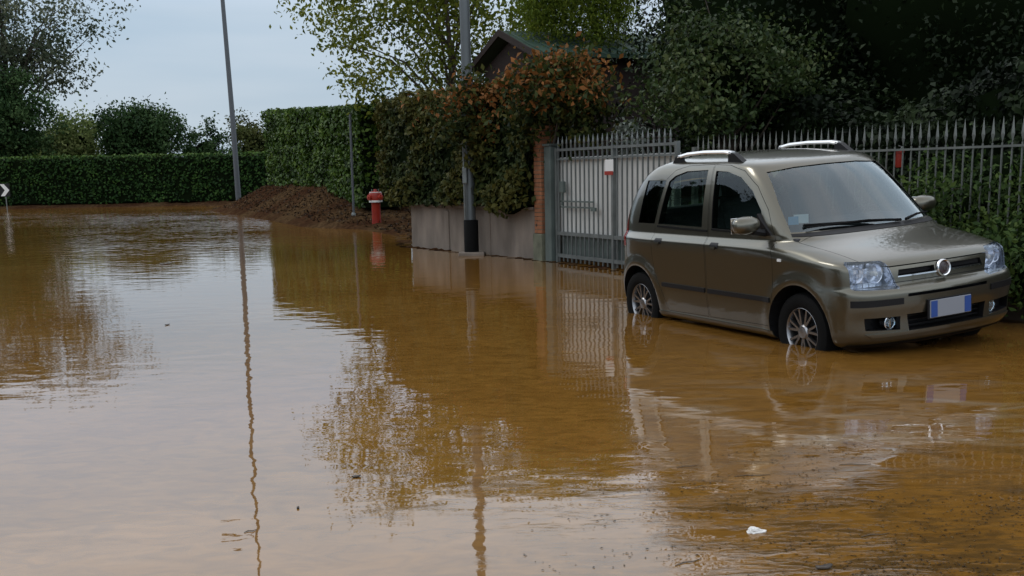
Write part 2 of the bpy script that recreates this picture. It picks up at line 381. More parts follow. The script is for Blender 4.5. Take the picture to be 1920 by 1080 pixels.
def blob(c, rad, seed, nu=20, nv=12):
    """lumpy closed mass"""
    V = []; F = []
    for j in range(nv + 1):
        ph = math.pi * j / nv
        for i in range(nu):
            th = 2 * math.pi * i / nu; u = (math.sin(ph) * math.cos(th), math.sin(ph) * math.sin(th), math.cos(ph))
            k = 1 + .14 * math.sin(u[0] * 5 + seed) + .14 * math.sin(u[1] * 6 + seed * 2) + .1 * math.sin(u[2] * 7 + seed)
            V.append((c[0] + u[0] * rad[0] * k, c[1] + u[1] * rad[1] * k, c[2] + u[2] * rad[2] * k))
    for j in range(nv):
        for i in range(nu): F.append((j * nu + i, j * nu + (i + 1) % nu, (j + 1) * nu + (i + 1) % nu, (j + 1) * nu + i))
    return V, F
def tree(name, label, cat, base, crown_c, crown_r, m, clumps, per, leaf, clumpr, seed, group=None, trunk_r=.12, inner=.3, core=0., limbs=10, extra=None, flat=.75, droop=0., aspect=.55, lump=.3, tone0=.5, tonev=.35):
    rg = np.random.default_rng(seed)
    root = empty(name, base); tag(root, label, cat, group)
    o = np.array(base)
    C = crown_centres(crown_c, crown_r, clumps, rg, inner, lump)
    if extra is not None: C = np.vstack([C, extra])
    C = C[C[:, 2] > base[2] + .05]
    P, idx = clump_points(C, per, clumpr, rg, flat)
    ct = rg.normal(0, tonev * .6, len(C))
    tone = tone0 + ct[idx] + rg.normal(0, tonev * .5, len(P))
    ctr = np.array(crown_c); outn = unit(P - ctr)
    me = leaves_mesh('crown', P - o, leaf, tone, outn * .6, 1.0, aspect, droop, rg)
    cr = link('crown', me, m, root)
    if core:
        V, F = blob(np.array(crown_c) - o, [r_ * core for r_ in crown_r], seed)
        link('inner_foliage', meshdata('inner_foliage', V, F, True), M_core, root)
    sel = C[rg.choice(len(C), min(limbs, len(C)), replace=False)] - o
    wood((0, 0, -.15), Vector(crown_c) - Vector(base) + Vector((0, 0, crown_r[2] * .55)), trunk_r, [tuple(v) for v in sel], 'trunk', root)
    return root

# leaf colours
L_hedge = leafmat('hedge_leaf', [(.012, .030, .004), (.050, .100, .012), (.13, .20, .026)], .15, .5, .18)
L_far = leafmat('far_hedge_leaf', [(.006, .020, .006), (.024, .062, .012), (.070, .125, .022)], .1)
L_ivy = leafmat('creeper_leaf', [(.012, .022, .007), (.036, .052, .014), (.085, .080, .018), (.18, .075, .020), (.29, .115, .034)], .2)
L_birch = leafmat('pale_tree_leaf', [(.045, .072, .010), (.12, .15, .020), (.24, .25, .04)], .5)
L_dark = leafmat('dark_tree_leaf', [(.003, .007, .003), (.009, .018, .006), (.030, .046, .018)], .15, .55, .12)
L_broad = leafmat('broad_leaf', [(.012, .026, .008), (.035, .060, .016), (.085, .105, .035)], .2, .45, .2)
L_weep = leafmat('weeping_leaf', [(.050, .080, .010), (.11, .16, .018), (.19, .23, .03)], .45)
L_grey = leafmat('grey_leaf', [(.035, .055, .030), (.075, .095, .055), (.14, .15, .09)], .3)
L_pale = leafmat('pale_bush_leaf', [(.10, .15, .045), (.20, .26, .08), (.30, .34, .13)], .3)
L_bush = leafmat('bush_leaf', [(.012, .034, .010), (.034, .072, .022), (.072, .12, .042)], .18)
L_olive = leafmat('olive_bush_leaf', [(.030, .045, .012), (.065, .080, .020), (.11, .11, .035)], .2)
L_silver = leafmat('silver_leaf', [(.13, .16, .13), (.22, .26, .22), (.33, .36, .31)], .2)
L_garden = leafmat('garden_leaf', [(.014, .030, .008), (.040, .075, .018), (.085, .125, .03)], .25)

def hedge_strip(root, pts, z0, z1, half, n, leaf, m, seed, tonefn=None, lump=.12, nm='foliage', core=True, topn=.25):
    """leaves over the front, back and top of a hedge that follows pts; z0/z1 are functions of length"""
    rg = np.random.default_rng(seed); pts = [np.asarray(p, float) for p in pts]
    L = [0];
    for a, b in zip(pts[:-1], pts[1:]): L.append(L[-1] + np.linalg.norm(b - a))
    L = np.array(L); A = np.array(pts)
    s = rg.uniform(0, L[-1], n); x = np.interp(s, L, A[:, 0]); y = np.interp(s, L, A[:, 1])
    ds = .05; dx = np.interp(np.minimum(s + ds, L[-1]), L, A[:, 0]) - np.interp(np.maximum(s - ds, 0), L, A[:, 0]); dy = np.interp(np.minimum(s + ds, L[-1]), L, A[:, 1]) - np.interp(np.maximum(s - ds, 0), L, A[:, 1])
    tn = unit(np.c_[dx, dy]); nr = np.c_[-tn[:, 1], tn[:, 0]]
    a0 = z0(s); a1 = z1(s)
    u = rg.uniform(0, 1, n); v = rg.uniform(0, 1, n); facing = np.where(nr[:, 0] * x + nr[:, 1] * y < 0, 1., -1.); side = np.where(rg.uniform(0, 1, n) < .72, facing, -facing)
    top = v > 1 - topn; ends = (v > 1 - topn - .06) & ~top
    zz = a0 + (a1 - a0) * u ** .9
    off = side * half
    hn = np.c_[nr * side[:, None], np.full(n, .15)]
    zz = np.where(top, a1, zz); off = np.where(top, rg.uniform(-1, 1, n) * half, off); hn[top] = (0, 0, 1)
    es = np.where(rg.uniform(0, 1, n) < .5, 0, L[-1]); s2 = np.where(ends, es, s)
    off = np.where(ends, rg.uniform(-1, 1, n) * half, off)
    x = np.where(ends, np.interp(s2, L, A[:, 0]), x); y = np.where(ends, np.interp(s2, L, A[:, 1]), y)
    sg = np.where(s2 <= 0, -1, 1)[:, None]; hn[ends] = np.c_[tn * sg, np.full(n, .1)][ends]
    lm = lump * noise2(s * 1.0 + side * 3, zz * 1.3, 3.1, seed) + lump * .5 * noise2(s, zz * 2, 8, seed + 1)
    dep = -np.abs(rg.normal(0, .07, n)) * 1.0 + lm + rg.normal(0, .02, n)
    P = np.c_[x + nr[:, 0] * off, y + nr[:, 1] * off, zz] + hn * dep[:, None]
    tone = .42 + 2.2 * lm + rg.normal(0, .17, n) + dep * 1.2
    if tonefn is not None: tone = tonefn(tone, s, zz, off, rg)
    o = np.array(root.location)
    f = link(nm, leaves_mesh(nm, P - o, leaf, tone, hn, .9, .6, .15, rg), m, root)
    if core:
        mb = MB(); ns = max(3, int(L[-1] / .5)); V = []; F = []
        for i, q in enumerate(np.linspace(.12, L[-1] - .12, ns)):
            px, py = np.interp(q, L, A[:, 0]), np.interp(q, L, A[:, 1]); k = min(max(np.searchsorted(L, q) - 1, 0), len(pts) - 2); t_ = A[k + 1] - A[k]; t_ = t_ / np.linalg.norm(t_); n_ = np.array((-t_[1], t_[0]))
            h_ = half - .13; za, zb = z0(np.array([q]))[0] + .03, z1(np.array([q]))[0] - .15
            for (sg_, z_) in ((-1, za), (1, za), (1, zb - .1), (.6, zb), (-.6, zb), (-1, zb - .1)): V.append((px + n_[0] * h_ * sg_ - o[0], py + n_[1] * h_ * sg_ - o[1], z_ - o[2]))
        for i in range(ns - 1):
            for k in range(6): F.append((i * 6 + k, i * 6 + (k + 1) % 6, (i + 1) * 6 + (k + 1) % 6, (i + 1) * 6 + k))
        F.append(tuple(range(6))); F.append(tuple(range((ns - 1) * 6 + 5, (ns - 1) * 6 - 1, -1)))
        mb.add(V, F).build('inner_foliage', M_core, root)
    return f

# far clipped hedge
r_ = empty('clipped_hedge', (-20, 63, .2)); tag(r_, 'long low clipped dark green hedge along the far bank of the flood', 'hedge')
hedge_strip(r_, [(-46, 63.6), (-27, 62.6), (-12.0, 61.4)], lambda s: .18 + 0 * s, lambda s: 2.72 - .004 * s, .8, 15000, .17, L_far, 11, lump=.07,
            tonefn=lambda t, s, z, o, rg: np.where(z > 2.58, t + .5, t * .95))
# tall laurel hedge on the mound
r_ = empty('laurel_hedge', (-6, 38, .9)); tag(r_, 'tall square clipped laurel hedge standing on the brown earth mound', 'hedge')
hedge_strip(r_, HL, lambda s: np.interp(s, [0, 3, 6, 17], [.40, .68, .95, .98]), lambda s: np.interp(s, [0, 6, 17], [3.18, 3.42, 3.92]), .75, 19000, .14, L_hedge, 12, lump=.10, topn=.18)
# creeper hedge over the wall, reaching over the brick pillar
WD = (WALL_B - WALL_A) / np.linalg.norm(WALL_B - WALL_A); WN = np.array((-WD[1], WD[0]))
if WN @ np.array((1, 1)) < 0: WN = -WN
r_ = empty('creeper_hedge', (-.8, 19.6, .5)); tag(r_, 'shaggy creeper hedge with rust red leaves spilling over the grey wall', 'hedge')
def ivytone(t, s, z, o, rg):
    red = np.exp(-((s - 5.0) / 1.25) ** 2) * np.clip((z - 1.75) / .55, 0, 1) * np.clip(.35 + 1.3 * noise2(s * 1.3, z * 1.5, 4, 91) + .4, 0, 1)
    red2 = .35 * np.exp(-((s - 3.4) / 1.2) ** 2) * np.clip((z - 1.9) / .5, 0, 1)
    t = .08 + t * .52 + .12 * np.clip((z - 1.8), 0, 1)
    return np.where(rg.uniform(0, 1, len(t)) < np.maximum(red * .85, red2 * .4), rg.uniform(.62, 1.0, len(t)), np.clip(t, 0, .5))
IV = [np.array((-2.12, 23.0)), WALL_A + WN * .30, WALL_B + WN * .28 - WD * .25]
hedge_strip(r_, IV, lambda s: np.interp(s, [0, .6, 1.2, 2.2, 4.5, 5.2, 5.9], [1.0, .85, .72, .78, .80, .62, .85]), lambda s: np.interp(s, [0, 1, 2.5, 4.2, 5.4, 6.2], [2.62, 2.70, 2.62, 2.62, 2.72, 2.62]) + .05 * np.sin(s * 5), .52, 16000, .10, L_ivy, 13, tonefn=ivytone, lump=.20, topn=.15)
# its overhanging end above the gate
rg = np.random.default_rng(14)
C = crown_centres((.62, 17.15, 2.52), (.75, .6, .42), 46, rg, .2, .2); C = np.vstack([C, crown_centres((-.80, 18.80, 2.18), (.34, .14, .62), 30, rg, .2), crown_centres((.98, 16.75, 2.25), (.42, .4, .55), 26, rg, .2), crown_centres((.15, 17.6, 1.95), (.35, .3, .5), 14, rg, .2)])
P, idx = clump_points(C, 55, .30, rg); red = np.clip((P[:, 2] - 2.05) / .5, 0, 1) * .68
tone = np.where(rg.uniform(0, 1, len(P)) < red * (np.sin(idx * 2.4) > -.5), rg.uniform(.66, 1, len(P)), rg.uniform(0, .5, len(P)))
link('overhang', leaves_mesh('overhang', P - np.array(r_.location), .095, tone, None, 1, .6, .2, rg), L_ivy, r_)
wood((1.1, -2.0, .0), (1.5, -2.5, 2.1), .035, [(1.6, -2.6, 2.0), (1.9, -2.9, 1.9), (1.2, -2.2, 2.2)], 'stem', r_)

# ------------------------------------------------------------------ trees
def gd(px, D, z):  return ((px - 979.3) / 2176.4 * D, D, z)       # helper for hand-measured positions
tree('leafy_tree', 'loose pale yellow green tree rising behind the hedges against the sky', 'tree', (-1.6, 31, .2), (-1.75, 31, 5.55), (3.2, 2.0, 2.3), L_birch, 250, 56, .135, .58, 21, trunk_r=.11, inner=.12, limbs=16, lump=.35,
     extra=np.array([(-5.5, 31, 5.5), (-5.2, 31, 5.2), (-5.3, 31, 5.9), (-4.8, 31, 4.7), (-4.4, 31, 4.1), (-4.1, 31, 3.6), (-3.8, 31, 3.2), (-3.0, 31, 3.3), (-4.6, 31, 5.2), (-2.5, 31, 3.2), (-1.8, 31, 3.4), (-3.4, 31, 3.7), (-1.2, 31, 3.8)]))
tree('weeping_tree', 'bright yellow green weeping tree behind the green roofed shed', 'tree', (3.4, 30.5, .2), (1.45, 27.6, 5.15), (1.75, 1.3, 1.05), L_weep, 210, 100, .10, .40, 22, trunk_r=.12, inner=.1, core=.0, limbs=14, flat=1.4, droop=1.2, aspect=.3)
tree('broadleaf_tree', 'mid green broad leaved tree leaning over the gate behind the car', 'tree', (2.9, 16.0, .2), (2.75, 15.9, 2.55), (1.15, .9, 1.05), L_broad, 100, 115, .078, .38, 23, trunk_r=.07, inner=.1, core=.45, limbs=16, lump=.4)
GD = 'dark trees behind the spear fence'
for i, (bx, by, cz_, rx, rz_, sd_, lab) in enumerate([
    (4.7, 18.6, 3.2, 2.4, 2.8, 31, 'dense black green tree directly above the car roof'),
    (7.1, 16.4, 3.2, 2.5, 2.8, 32, 'dense black green tree filling the upper right corner'),
    (9.9, 17.5, 3.4, 2.6, 3.0, 33, 'dense black green tree beyond the right edge of the fence'),
    (6.6, 24.0, 4.2, 3.2, 3.8, 34, 'tall dark tree at the back of the garden right of the shed'),
    (11.6, 24.0, 4.4, 3.8, 3.9, 35, 'tall dark tree furthest back at the right')]):
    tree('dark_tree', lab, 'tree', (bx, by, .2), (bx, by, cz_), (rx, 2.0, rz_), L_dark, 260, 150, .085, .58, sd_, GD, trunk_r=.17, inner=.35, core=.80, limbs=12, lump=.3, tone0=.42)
r_ = empty('undergrowth', (6, 13, .2)); tag(r_, 'dark leafy undergrowth in the garden behind the spear fence', 'shrubs')
hedge_strip(r_, [WALL_B + FD * 2.6 + FN * 2.4, WALL_B + FD * 7 + FN * 1.9, WALL_B + FD * 12.5 + FN * 1.7], lambda s: .2 + 0 * s, lambda s: 2.0 + .25 * np.sin(s * 1.7),   .6, 20000, .085, L_dark, 36, lump=.25)
# unseen trees added left of the frame to darken reflections in the car's paint
for i, (bx, by, cz_, rx, rz_) in enumerate([(-12.5, 14.5, 2.8, 3.4, 2.9), (-16, 22, 3.0, 3.6, 3.0), (-20, 30.5, 3.2, 3.8, 3.2), (-11, 6, 2.8, 3.4, 2.9)]):
    tree('unseen_tree', ('dark street tree across the flooded road, %s in its row' % ['third', 'second', 'farthest', 'nearest'][i]), 'tree', (bx, by, -.2), (bx, by, cz_), (rx, 3.2, rz_), L_dark, 110, 40, .26, .95, 70 + i, 'unseen trees added to darken the car paint', trunk_r=.18, inner=.4, core=.85, limbs=8, lump=.25)
FK = 2.15                                            # the far trees stand this much further off than first measured
def far_tree(name, label, cat, base, cc, cr_, m, cl, per, leaf, clr, seed, **k):
    f = lambda p: (p[0] * FK, p[1] * FK, HC + (p[2] - HC) * FK)
    if 'extra' in k: k['extra'] = np.array([f(p) for p in k['extra']])
    k['trunk_r'] = k.get('trunk_r', .1) * FK
    return tree(name, label, cat, (base[0] * FK, base[1] * FK, .3), f(cc), [q * FK for q in cr_], m, cl, per, leaf * FK, clr * FK, seed, **k)
# far bank trees
far_tree('grey_tree', 'tall sparse grey green tree with drooping branches at the upper left', 'tree', (-29.5, 70, .3), (-29.6, 70, 9.6), (5.2, 3, 3.6), L_grey, 210, 50, .24, .95, 41, trunk_r=.20, inner=.1, limbs=36, lump=.35)
far_tree('evergreen_tree', 'dark green dense tree below the grey tree at the left edge', 'tree', (-30.2, 66, .3), (-29.5, 66, 4.3), (3.2, 2.5, 3.5), L_bush, 330, 110, .19, .62, 42, trunk_r=.22, inner=.35, core=.62)
far_tree('pale_bush', 'pale green feathery bush behind the far hedge beside the dark evergreen', 'bush', (-26.4, 71, .3), (-26.4, 71, 3.0), (1.9, 1.6, 1.9), L_pale, 110, 75, .22, .6, 43, trunk_r=.1, core=.6, inner=.3, flat=1.3, lump=.3)
far_tree('round_bush', 'large rounded dark green bush above the middle of the far hedge', 'bush', (-22.2, 70, .3), (-22.2, 70, 3.6), (2.5, 1.8, 2.2), L_bush, 170, 75, .20, .55, 44, trunk_r=.12, core=.68, inner=.35, flat=1.3, lump=.2)
far_tree('small_tree', 'small dark tree with uneven top left of the lamp post', 'tree', (-18.8, 72, .3), (-18.9, 72, 2.5), (1.7, 1.3, 1.3), L_bush, 90, 70, .2, .5, 45, trunk_r=.1, core=.6, inner=.3, lump=.5, extra=np.array([(-18.6, 72, 4.3), (-18.5, 72, 4.7), (-18.7, 72, 3.9), (-18.2, 72, 3.6), (-18.4, 72, 4.1)]))
far_tree('olive_bush', 'olive brown bush behind the far hedge right of the lamp post', 'bush', (-16.3, 74, .3), (-16.2, 74, 2.8), (1.7, 1.5, 1.6), L_olive, 95, 70, .2, .55, 46, trunk_r=.1, core=.6, inner=.3, lump=.35, extra=np.array([(-17.6, 74, 4.9), (-17.2, 74, 4.5), (-15.6, 74, 4.8), (-16.9, 74, 5.0)]))
far_tree('far_thicket', 'low dark thicket filling the gap above the far hedge at the left', 'bush', (-33, 75, .3), (-33, 75, 2.6), (5.5, 1.5, 2.3), L_bush, 130, 60, .25, .75, 47, trunk_r=.12, core=.6, inner=.3)
# garden shrubs by the fence
for i, (t_, off_, h_, sd_, lab) in enumerate([(7.2, .62, 1.15, 51, 'leafy green shrub behind the fence next to the car bonnet'), (7.9, .55, 1.2, 52, 'leafy green shrub at the right edge behind the fence'), (8.6, .55, 1.25, 53, 'leafy green shrub beyond the right edge of the fence'), (4.6, .8, .9, 54, 'low green shrub behind the car windscreen'), (3.6, .9, .7, 55, 'low green shrub behind the car roof'), (8.15, -.08, .42, 57, 'low leafy shrub pushing through the pickets right of the headlight'), (8.85, -.05, .5, 58, 'low leafy shrub over the fence base beyond the right edge')]):
    p_ = WALL_B + FD * t_ + FN * off_
    tree('garden_shrub', lab, 'shrub', (p_[0], p_[1], .2), (p_[0], p_[1], .25 + h_ * .5), (.62, .42, h_ * .55), L_garden, 55, 60, .06, .26, sd_, 'shrubs growing behind the spear fence', trunk_r=.02, core=.6, inner=.3, limbs=8)
tree('silver_shrub', 'pale silvery shrub showing above the white gate', 'shrub', (1.75, 18.3, .2), (1.72, 18.3, 1.72), (.36, .3, .28), L_silver, 16, 22, .09, .2, 56, trunk_r=.025, limbs=8)

# ------------------------------------------------------------------ shed
r_ = empty('garden_shed', (0, 28, .2)); tag(r_, 'dark timber shed with a green pitched roof half hidden by trees', 'shed')
N_ = np.array((.39, 26.0)); Fp = np.array((-1.06, 29.5)); gdir = (Fp - N_) / np.linalg.norm(Fp - N_); gw = np.linalg.norm(Fp - N_); rd = np.array((-gdir[1], gdir[0])); rd = rd if rd[0] > 0 else -rd
def S(u, v, z): q = N_ + gdir * u + rd * v; return (q[0], q[1] - 28, z - .2)
mb = MB(); ins = .22; EZ, AZ = 3.80, 4.40; Ln = 4.6
def gab(v): return [S(ins, v, .2), S(gw - ins, v, .2), S(gw - ins, v, EZ - .02), S(gw / 2, v, AZ - .13), S(ins, v, EZ - .02)]
V = gab(.25) + gab(Ln - .2); F = [(0, 1, 2, 3, 4), (9, 8, 7, 6, 5)] + [(i, (i + 1) % 5, 5 + (i + 1) % 5, 5 + i) for i in range(5)]
mb.add(V, F).build('wall', M_timber, r_)
mb = MB()
for u0, u1 in ((-.12, gw / 2), (gw + .12, gw / 2)):
    th = .09; zlow = EZ - .06
    q = [S(u0, 0, zlow), S(u1, 0, AZ), S(u1, Ln, AZ), S(u0, Ln, zlow)]; q2 = [(a_, b2, c_ + th) for a_, b2, c_ in q]
    mb.add(q + q2, [(3, 2, 1, 0), (4, 5, 6, 7)] + [(i, (i + 1) % 4, 4 + (i + 1) % 4, 4 + i) for i in range(4)])
    for k in range(14):       # standing seams
        v_ = .15 + k * .33; mb.tube([Vector(S(u0, v_, zlow + th + .01)), Vector(S(u1, v_, AZ + th + .01))], .018, 4)
mb.build('roof', M_roof, r_)
mb = MB()
for u0 in (-.14, gw + .14):
    a_, b2 = Vector(S(u0, -.02, EZ - .09)), Vector(S(gw / 2, -.02, AZ - .03)); off_ = Vector((rd[0], rd[1], 0)) * .03
    mb.add([a_ - off_, b2 - off_, b2 - off_ + Vector((0, 0, .15)), a_ - off_ + Vector((0, 0, .15)), a_, b2, b2 + Vector((0, 0, .15)), a_ + Vector((0, 0, .15))], [(0, 1, 2, 3), (7, 6, 5, 4), (0, 4, 5, 1), (1, 5, 6, 2), (2, 6, 7, 3), (3, 7, 4, 0)])
mb.build('bargeboard', M_timber, r_)

# ------------------------------------------------------------------ wall, pillar, gate, fence
def along(p, t, off=0, z=0): q = p + FD * t + FN * off; return Vector((q[0], q[1], z))
wl = np.linalg.norm(WALL_B - WALL_A); wa = math.atan2(WD[1], WD[0])
r_ = empty('garden_wall', (WALL_A[0], WALL_A[1], 0), (0, 0, wa)); tag(r_, 'low grey brown concrete wall under the creeper hedge', 'wall')
mb = MB(); sgn = 1 if np.array((-math.sin(wa), math.cos(wa))) @ WN > 0 else -1
n_p = 3; pl = (wl - .32) / n_p
for k in range(n_p): mb.box((k * pl + pl / 2, sgn * .11, .24), (pl - .012, .2, .98), bev=.006)
mb.build('panel', M_conc, r_)
MB().box(((wl - .32) / 2, sgn * .11, .755), (wl - .32, .26, .05), bev=.01).build('coping', M_conc, r_)
mb = MB()
for k in (1, 2): mb.box((k * pl, sgn * .06, .22), (.16, .14, .92), bev=.01)
mb.build('buttress', M_conc, r_)
r_ = empty('brick_pillar', (WALL_B[0] - .06, WALL_B[1] + .0, 0), (0, 0, math.atan2(FD[1], FD[0]))); tag(r_, 'orange brick gate pillar half covered by the creeper', 'pillar')
mb = MB(); nb = 24
for k in range(nb):
    z = .40 + k * .062
    mb.box((-.06, .10, z + .027), (.245 - .004 * (k % 2), .245 - .004 * (k % 2), .053), bev=.005)
mb.build('brickwork', M_brick, r_)
MB().box((-.06, .10, 1.15), (.228, .228, 1.5)).build('mortar_core', M_base, r_)
MB().box((-.06, .10, .09), (.29, .29, .61), bev=.012).build('plinth', M_base, r_)
MB().box((-.06, .10, 1.93), (.31, .31, .06), bev=.012).build('cap', M_brick, r_)

fa = math.atan2(FD[1], FD[0])          # fence frame: x along the fence, +y towards the garden
GL = 3.45
r_ = empty('sliding_gate', (WALL_B[0] + FD[0] * .10, WALL_B[1] + FD[1] * .10, 0), (0, 0, fa)); tag(r_, 'grey steel bar gate backed with pale sheeting beside the brick pillar', 'gate')
MB().box((.14, 0, .83), (.20, .16, 1.66), bev=.012).box((.14, 0, 1.68), (.23, .19, .03)).build('gate_post', M_gatepost, r_)
MB().box((-.02, .02, .80), (.07, .10, 1.62), bev=.008).build('hinge_post', M_bar, r_)
mb = MB(); x0, x1 = .30, GL
for z, h in ((1.60, .035), (1.47, .025), (.42, .05), (.10, .05)): mb.box(((x0 + x1) / 2, 0, z), (x1 - x0, .04, h))
mb.build('rail', M_bar, r_)
for xx in (x0, (x0 + x1) / 2 + .05, x1): MB().box((xx, 0, .80), (.05, .052, 1.66)).build('stile', M_bar, r_)
bar = MB(); bar.box((0, 0, .845), (.019, .019, 1.65)); bar.lathe([(.0095, 1.67), (.018, 1.69), (.0135, 1.72), (.002, 1.79)], 6); bme = bar.mesh('bar')
x = x0 + .075; k = 0
while x < x1 - .03:
    if k == 0: bme.materials.append(M_bar)
    o = bpy.data.objects.new('bar', bme); COL.objects.link(o); o.parent = r_; o.location = (x, -.012, 0); x += .128; k += 1
MB().box(((x0 + x1) / 2, .05, .965), (x1 - x0, .006, 1.06)).build('backing_sheet', M_sheet, r_)
MB().box(((x0 + x1) / 2, .055, .25), (x1 - x0, .004, .30)).build('lower_mesh', M_gatepost, r_)
mb = MB()
mb.box((.95, -.035, .88), (.95, .02, .022)).box((.95, -.035, .80), (.95, .02, .022)).box((1.44, -.035, .78), (.12, .03, .05)).box((.52, -.03, 1.08), (.12, .05, .16), bev=.01).box((.52, -.03, .92), (.03, .03, .2))
mb.build('lock', M_gatepost, r_)
q = MB().box((1.86, -.03, 1.36), (.22, .008, .16), bev=.003).build('notice_plate', M_white, r_)
MB().box((1.86, -.036, 1.265), (.22, .008, .05)).build('notice_band', M_hyd, r_)

FX0 = GL + .22; FX1 = 12.6
r_ = empty('spear_fence', (WALL_B[0] + FD[0] * .10, WALL_B[1] + FD[1] * .10, 0), (0, 0, fa)); tag(r_, 'grey steel picket fence with spear heads along the garden', 'fence')
MB().box(((FX0 + FX1) / 2, .1, .065), (FX1 - FX0, .22, .62), bev=.01).build('plinth_wall', M_plinth, r_)
mb = MB()
for z in (1.43, .50): mb.box(((FX0 + FX1) / 2, .1, z), (FX1 - FX0, .010, .020))
mb.build('rail', M_fence, r_)
pk = MB(); pk.box((0, 0, .90), (.0115, .0115, 1.12))
pk.add([(0, 0, 1.68), (-.021, 0, 1.53), (.021, 0, 1.53), (0, .010, 1.535), (0, -.010, 1.535), (0, 0, 1.455), (-.012, 0, 1.47), (.012, 0, 1.47)],
       [(0, 1, 4), (0, 4, 2), (0, 2, 3), (0, 3, 1), (1, 5, 4), (4, 5, 2), (2, 5, 3), (3, 5, 1)])
pme = pk.mesh('picket'); pme.materials.append(M_fence)
x = FX0 + .05; k = 0
while x < FX1 and k < 98:
    o = bpy.data.objects.new('picket', pme); COL.objects.link(o); o.parent = r_; o.location = (x, .115, 0); x += .105; k += 1
for xx in (FX0, FX1): MB().box((xx, .1, .95), (.05, .05, 1.2)).build('post', M_fence, r_)
# red pot hung on the fence
r_ = empty('red_pot', (3.72, 11.6, 1.37)); tag(r_, 'small red pot hanging high on the spear fence behind the car', 'pot')
q = along(WALL_B, 7.08, .165, 0); r_.location = (q.x, q.y, 1.27)
MB().lathe([(.026, 0), (.034, .03), (.038, .09), (.041, .13), (.046, .132), (.046, .15), (.036, .15)], 16).build('body', M_hyd, r_)
MB().tube([(0, 0, .14), (.03, .02, .19), (0, .03, .20)], .004, 5).build('hook', M_bar, r_)

# ------------------------------------------------------------------ poles, hydrant, sign
r_ = empty('utility_pole', (-.77, 19.0, -.15)); tag(r_, 'grey steel utility pole with a black base sleeve beside the creeper hedge', 'pole')
MB().tube([(0, 0, 0), (0, 0, 3), (-.01, 0, 6), (-.02, 0, 8.6)], [.084, .080, .074, .066], 16).build('shaft', M_pole, r_)
MB().lathe([(.118, .10), (.118, .70), (.106, .715)], 18).build('base_sleeve', M_rubber, r_)
MB().box((0, 0, .10), (.42, .42, .2), bev=.02).build('footing', M_conc, r_)
mb = MB(); mb.box((-.075, -.10, 1.42), (.07, .07, .26), bev=.01); mb.tube([(-.085, -.09, 1.3), (-.085, -.09, .72)], .016, 8); mb.tube([(-.085, -.09, 1.5), (-.083, -.085, 2.6)], .014, 8); mb.build('junction_box', M_bar, r_)

r_ = empty('street_lamp', (-11.6, 49, .2)); tag(r_, 'tall thin grey street lamp standing behind the end of the earth mound', 'street lamp')
MB().tube([(0, 0, -.3), (-.02, 0, 3.5), (-.10, 0, 8), (-.2, 0, 14.0), (-.26, 0, 17.2)], [.115, .105, .085, .06, .05], 12).build('shaft', M_lamppole, r_)
MB().tube([(-.2, 0, 13.7), (-.45, -.05, 13.95), (-1.0, -.1, 14.05)], [.04, .035, .03], 8).build('arm', M_lamppole, r_)
MB().box((-1.3, -.1, 14.05), (.75, .28, .12), bev=.04).build('lamp_head', M_bar, r_)

r_ = empty('grey_post', (-4.42, 31.6, .15)); tag(r_, 'thin grey metal post in front of the laurel hedge left of the red hydrant', 'post')
MB().tube([(0, 0, -.2), (.03, 0, 2.75)], .032, 10).build('shaft', M_lamppole, r_)
MB().lathe([(.06, .1), (.06, .16), (.036, .19)], 12).build('collar', M_bar, r_)

r_ = empty('fire_hydrant', (-3.62, 30.0, -.02)); tag(r_, 'red pillar fire hydrant with white band on the muddy verge', 'fire hydrant')
MB().lathe([(.15, 0), (.15, .08), (.118, .1), (.112, .62), (.13, .66)], 20).build('barrel', M_hyd, r_)
MB().lathe([(.15, .67), (.165, .69), (.168, .70), (.168, .86), (.155, .90), (.10, .925), (.05, .93), (.04, .98)], 20).build('head', M_hyd, r_)
MB().lathe([(.17, .655), (.171, .705)], 20).build('white_band', M_white, r_)
MB().lathe([(.157, .893), (.158, .912)], 20).build('top_band', M_white, r_)
for a_ in (-2.4, -.75, 1.2):
    Mx = Matrix.Translation((0, 0, .78)) @ Matrix.Rotation(a_, 4, 'Z') @ Matrix.Rotation(math.pi / 2, 4, 'Y')
    MB().lathe([(.06, .13), (.06, .19), (.07, .195), (.07, .22), (.025, .225), (.022, .245)], 10, Mx).build('outlet_cap', M_hyd, r_)
for s_ in (-.085, .085): MB().tube([(s_, -.02, .9), (s_, -.02, .985)], .014, 6).build('top_lug', M_bar, r_)

r_ = empty('chevron_sign', (-25.30, 57.9, .05)); tag(r_, 'small dark sign with a white chevron at the left edge of the flood', 'sign')
MB().tube([(.2, .03, -.3), (.2, .03, .9)], .025, 8).build('post', M_bar, r_)
MB().box((-.02, 0, .92), (.92, .03, .62), bev=.01).build('board', M_black, r_)
mb = MB(); th = .16
pol = [(-.02, 1.21), (.18, 1.21), (.42, .92), (.18, .64), (-.02, .64), (.2, .92)]
mb.prism(pol, -.022, -.0165, 1).build('chevron', M_white, r_)

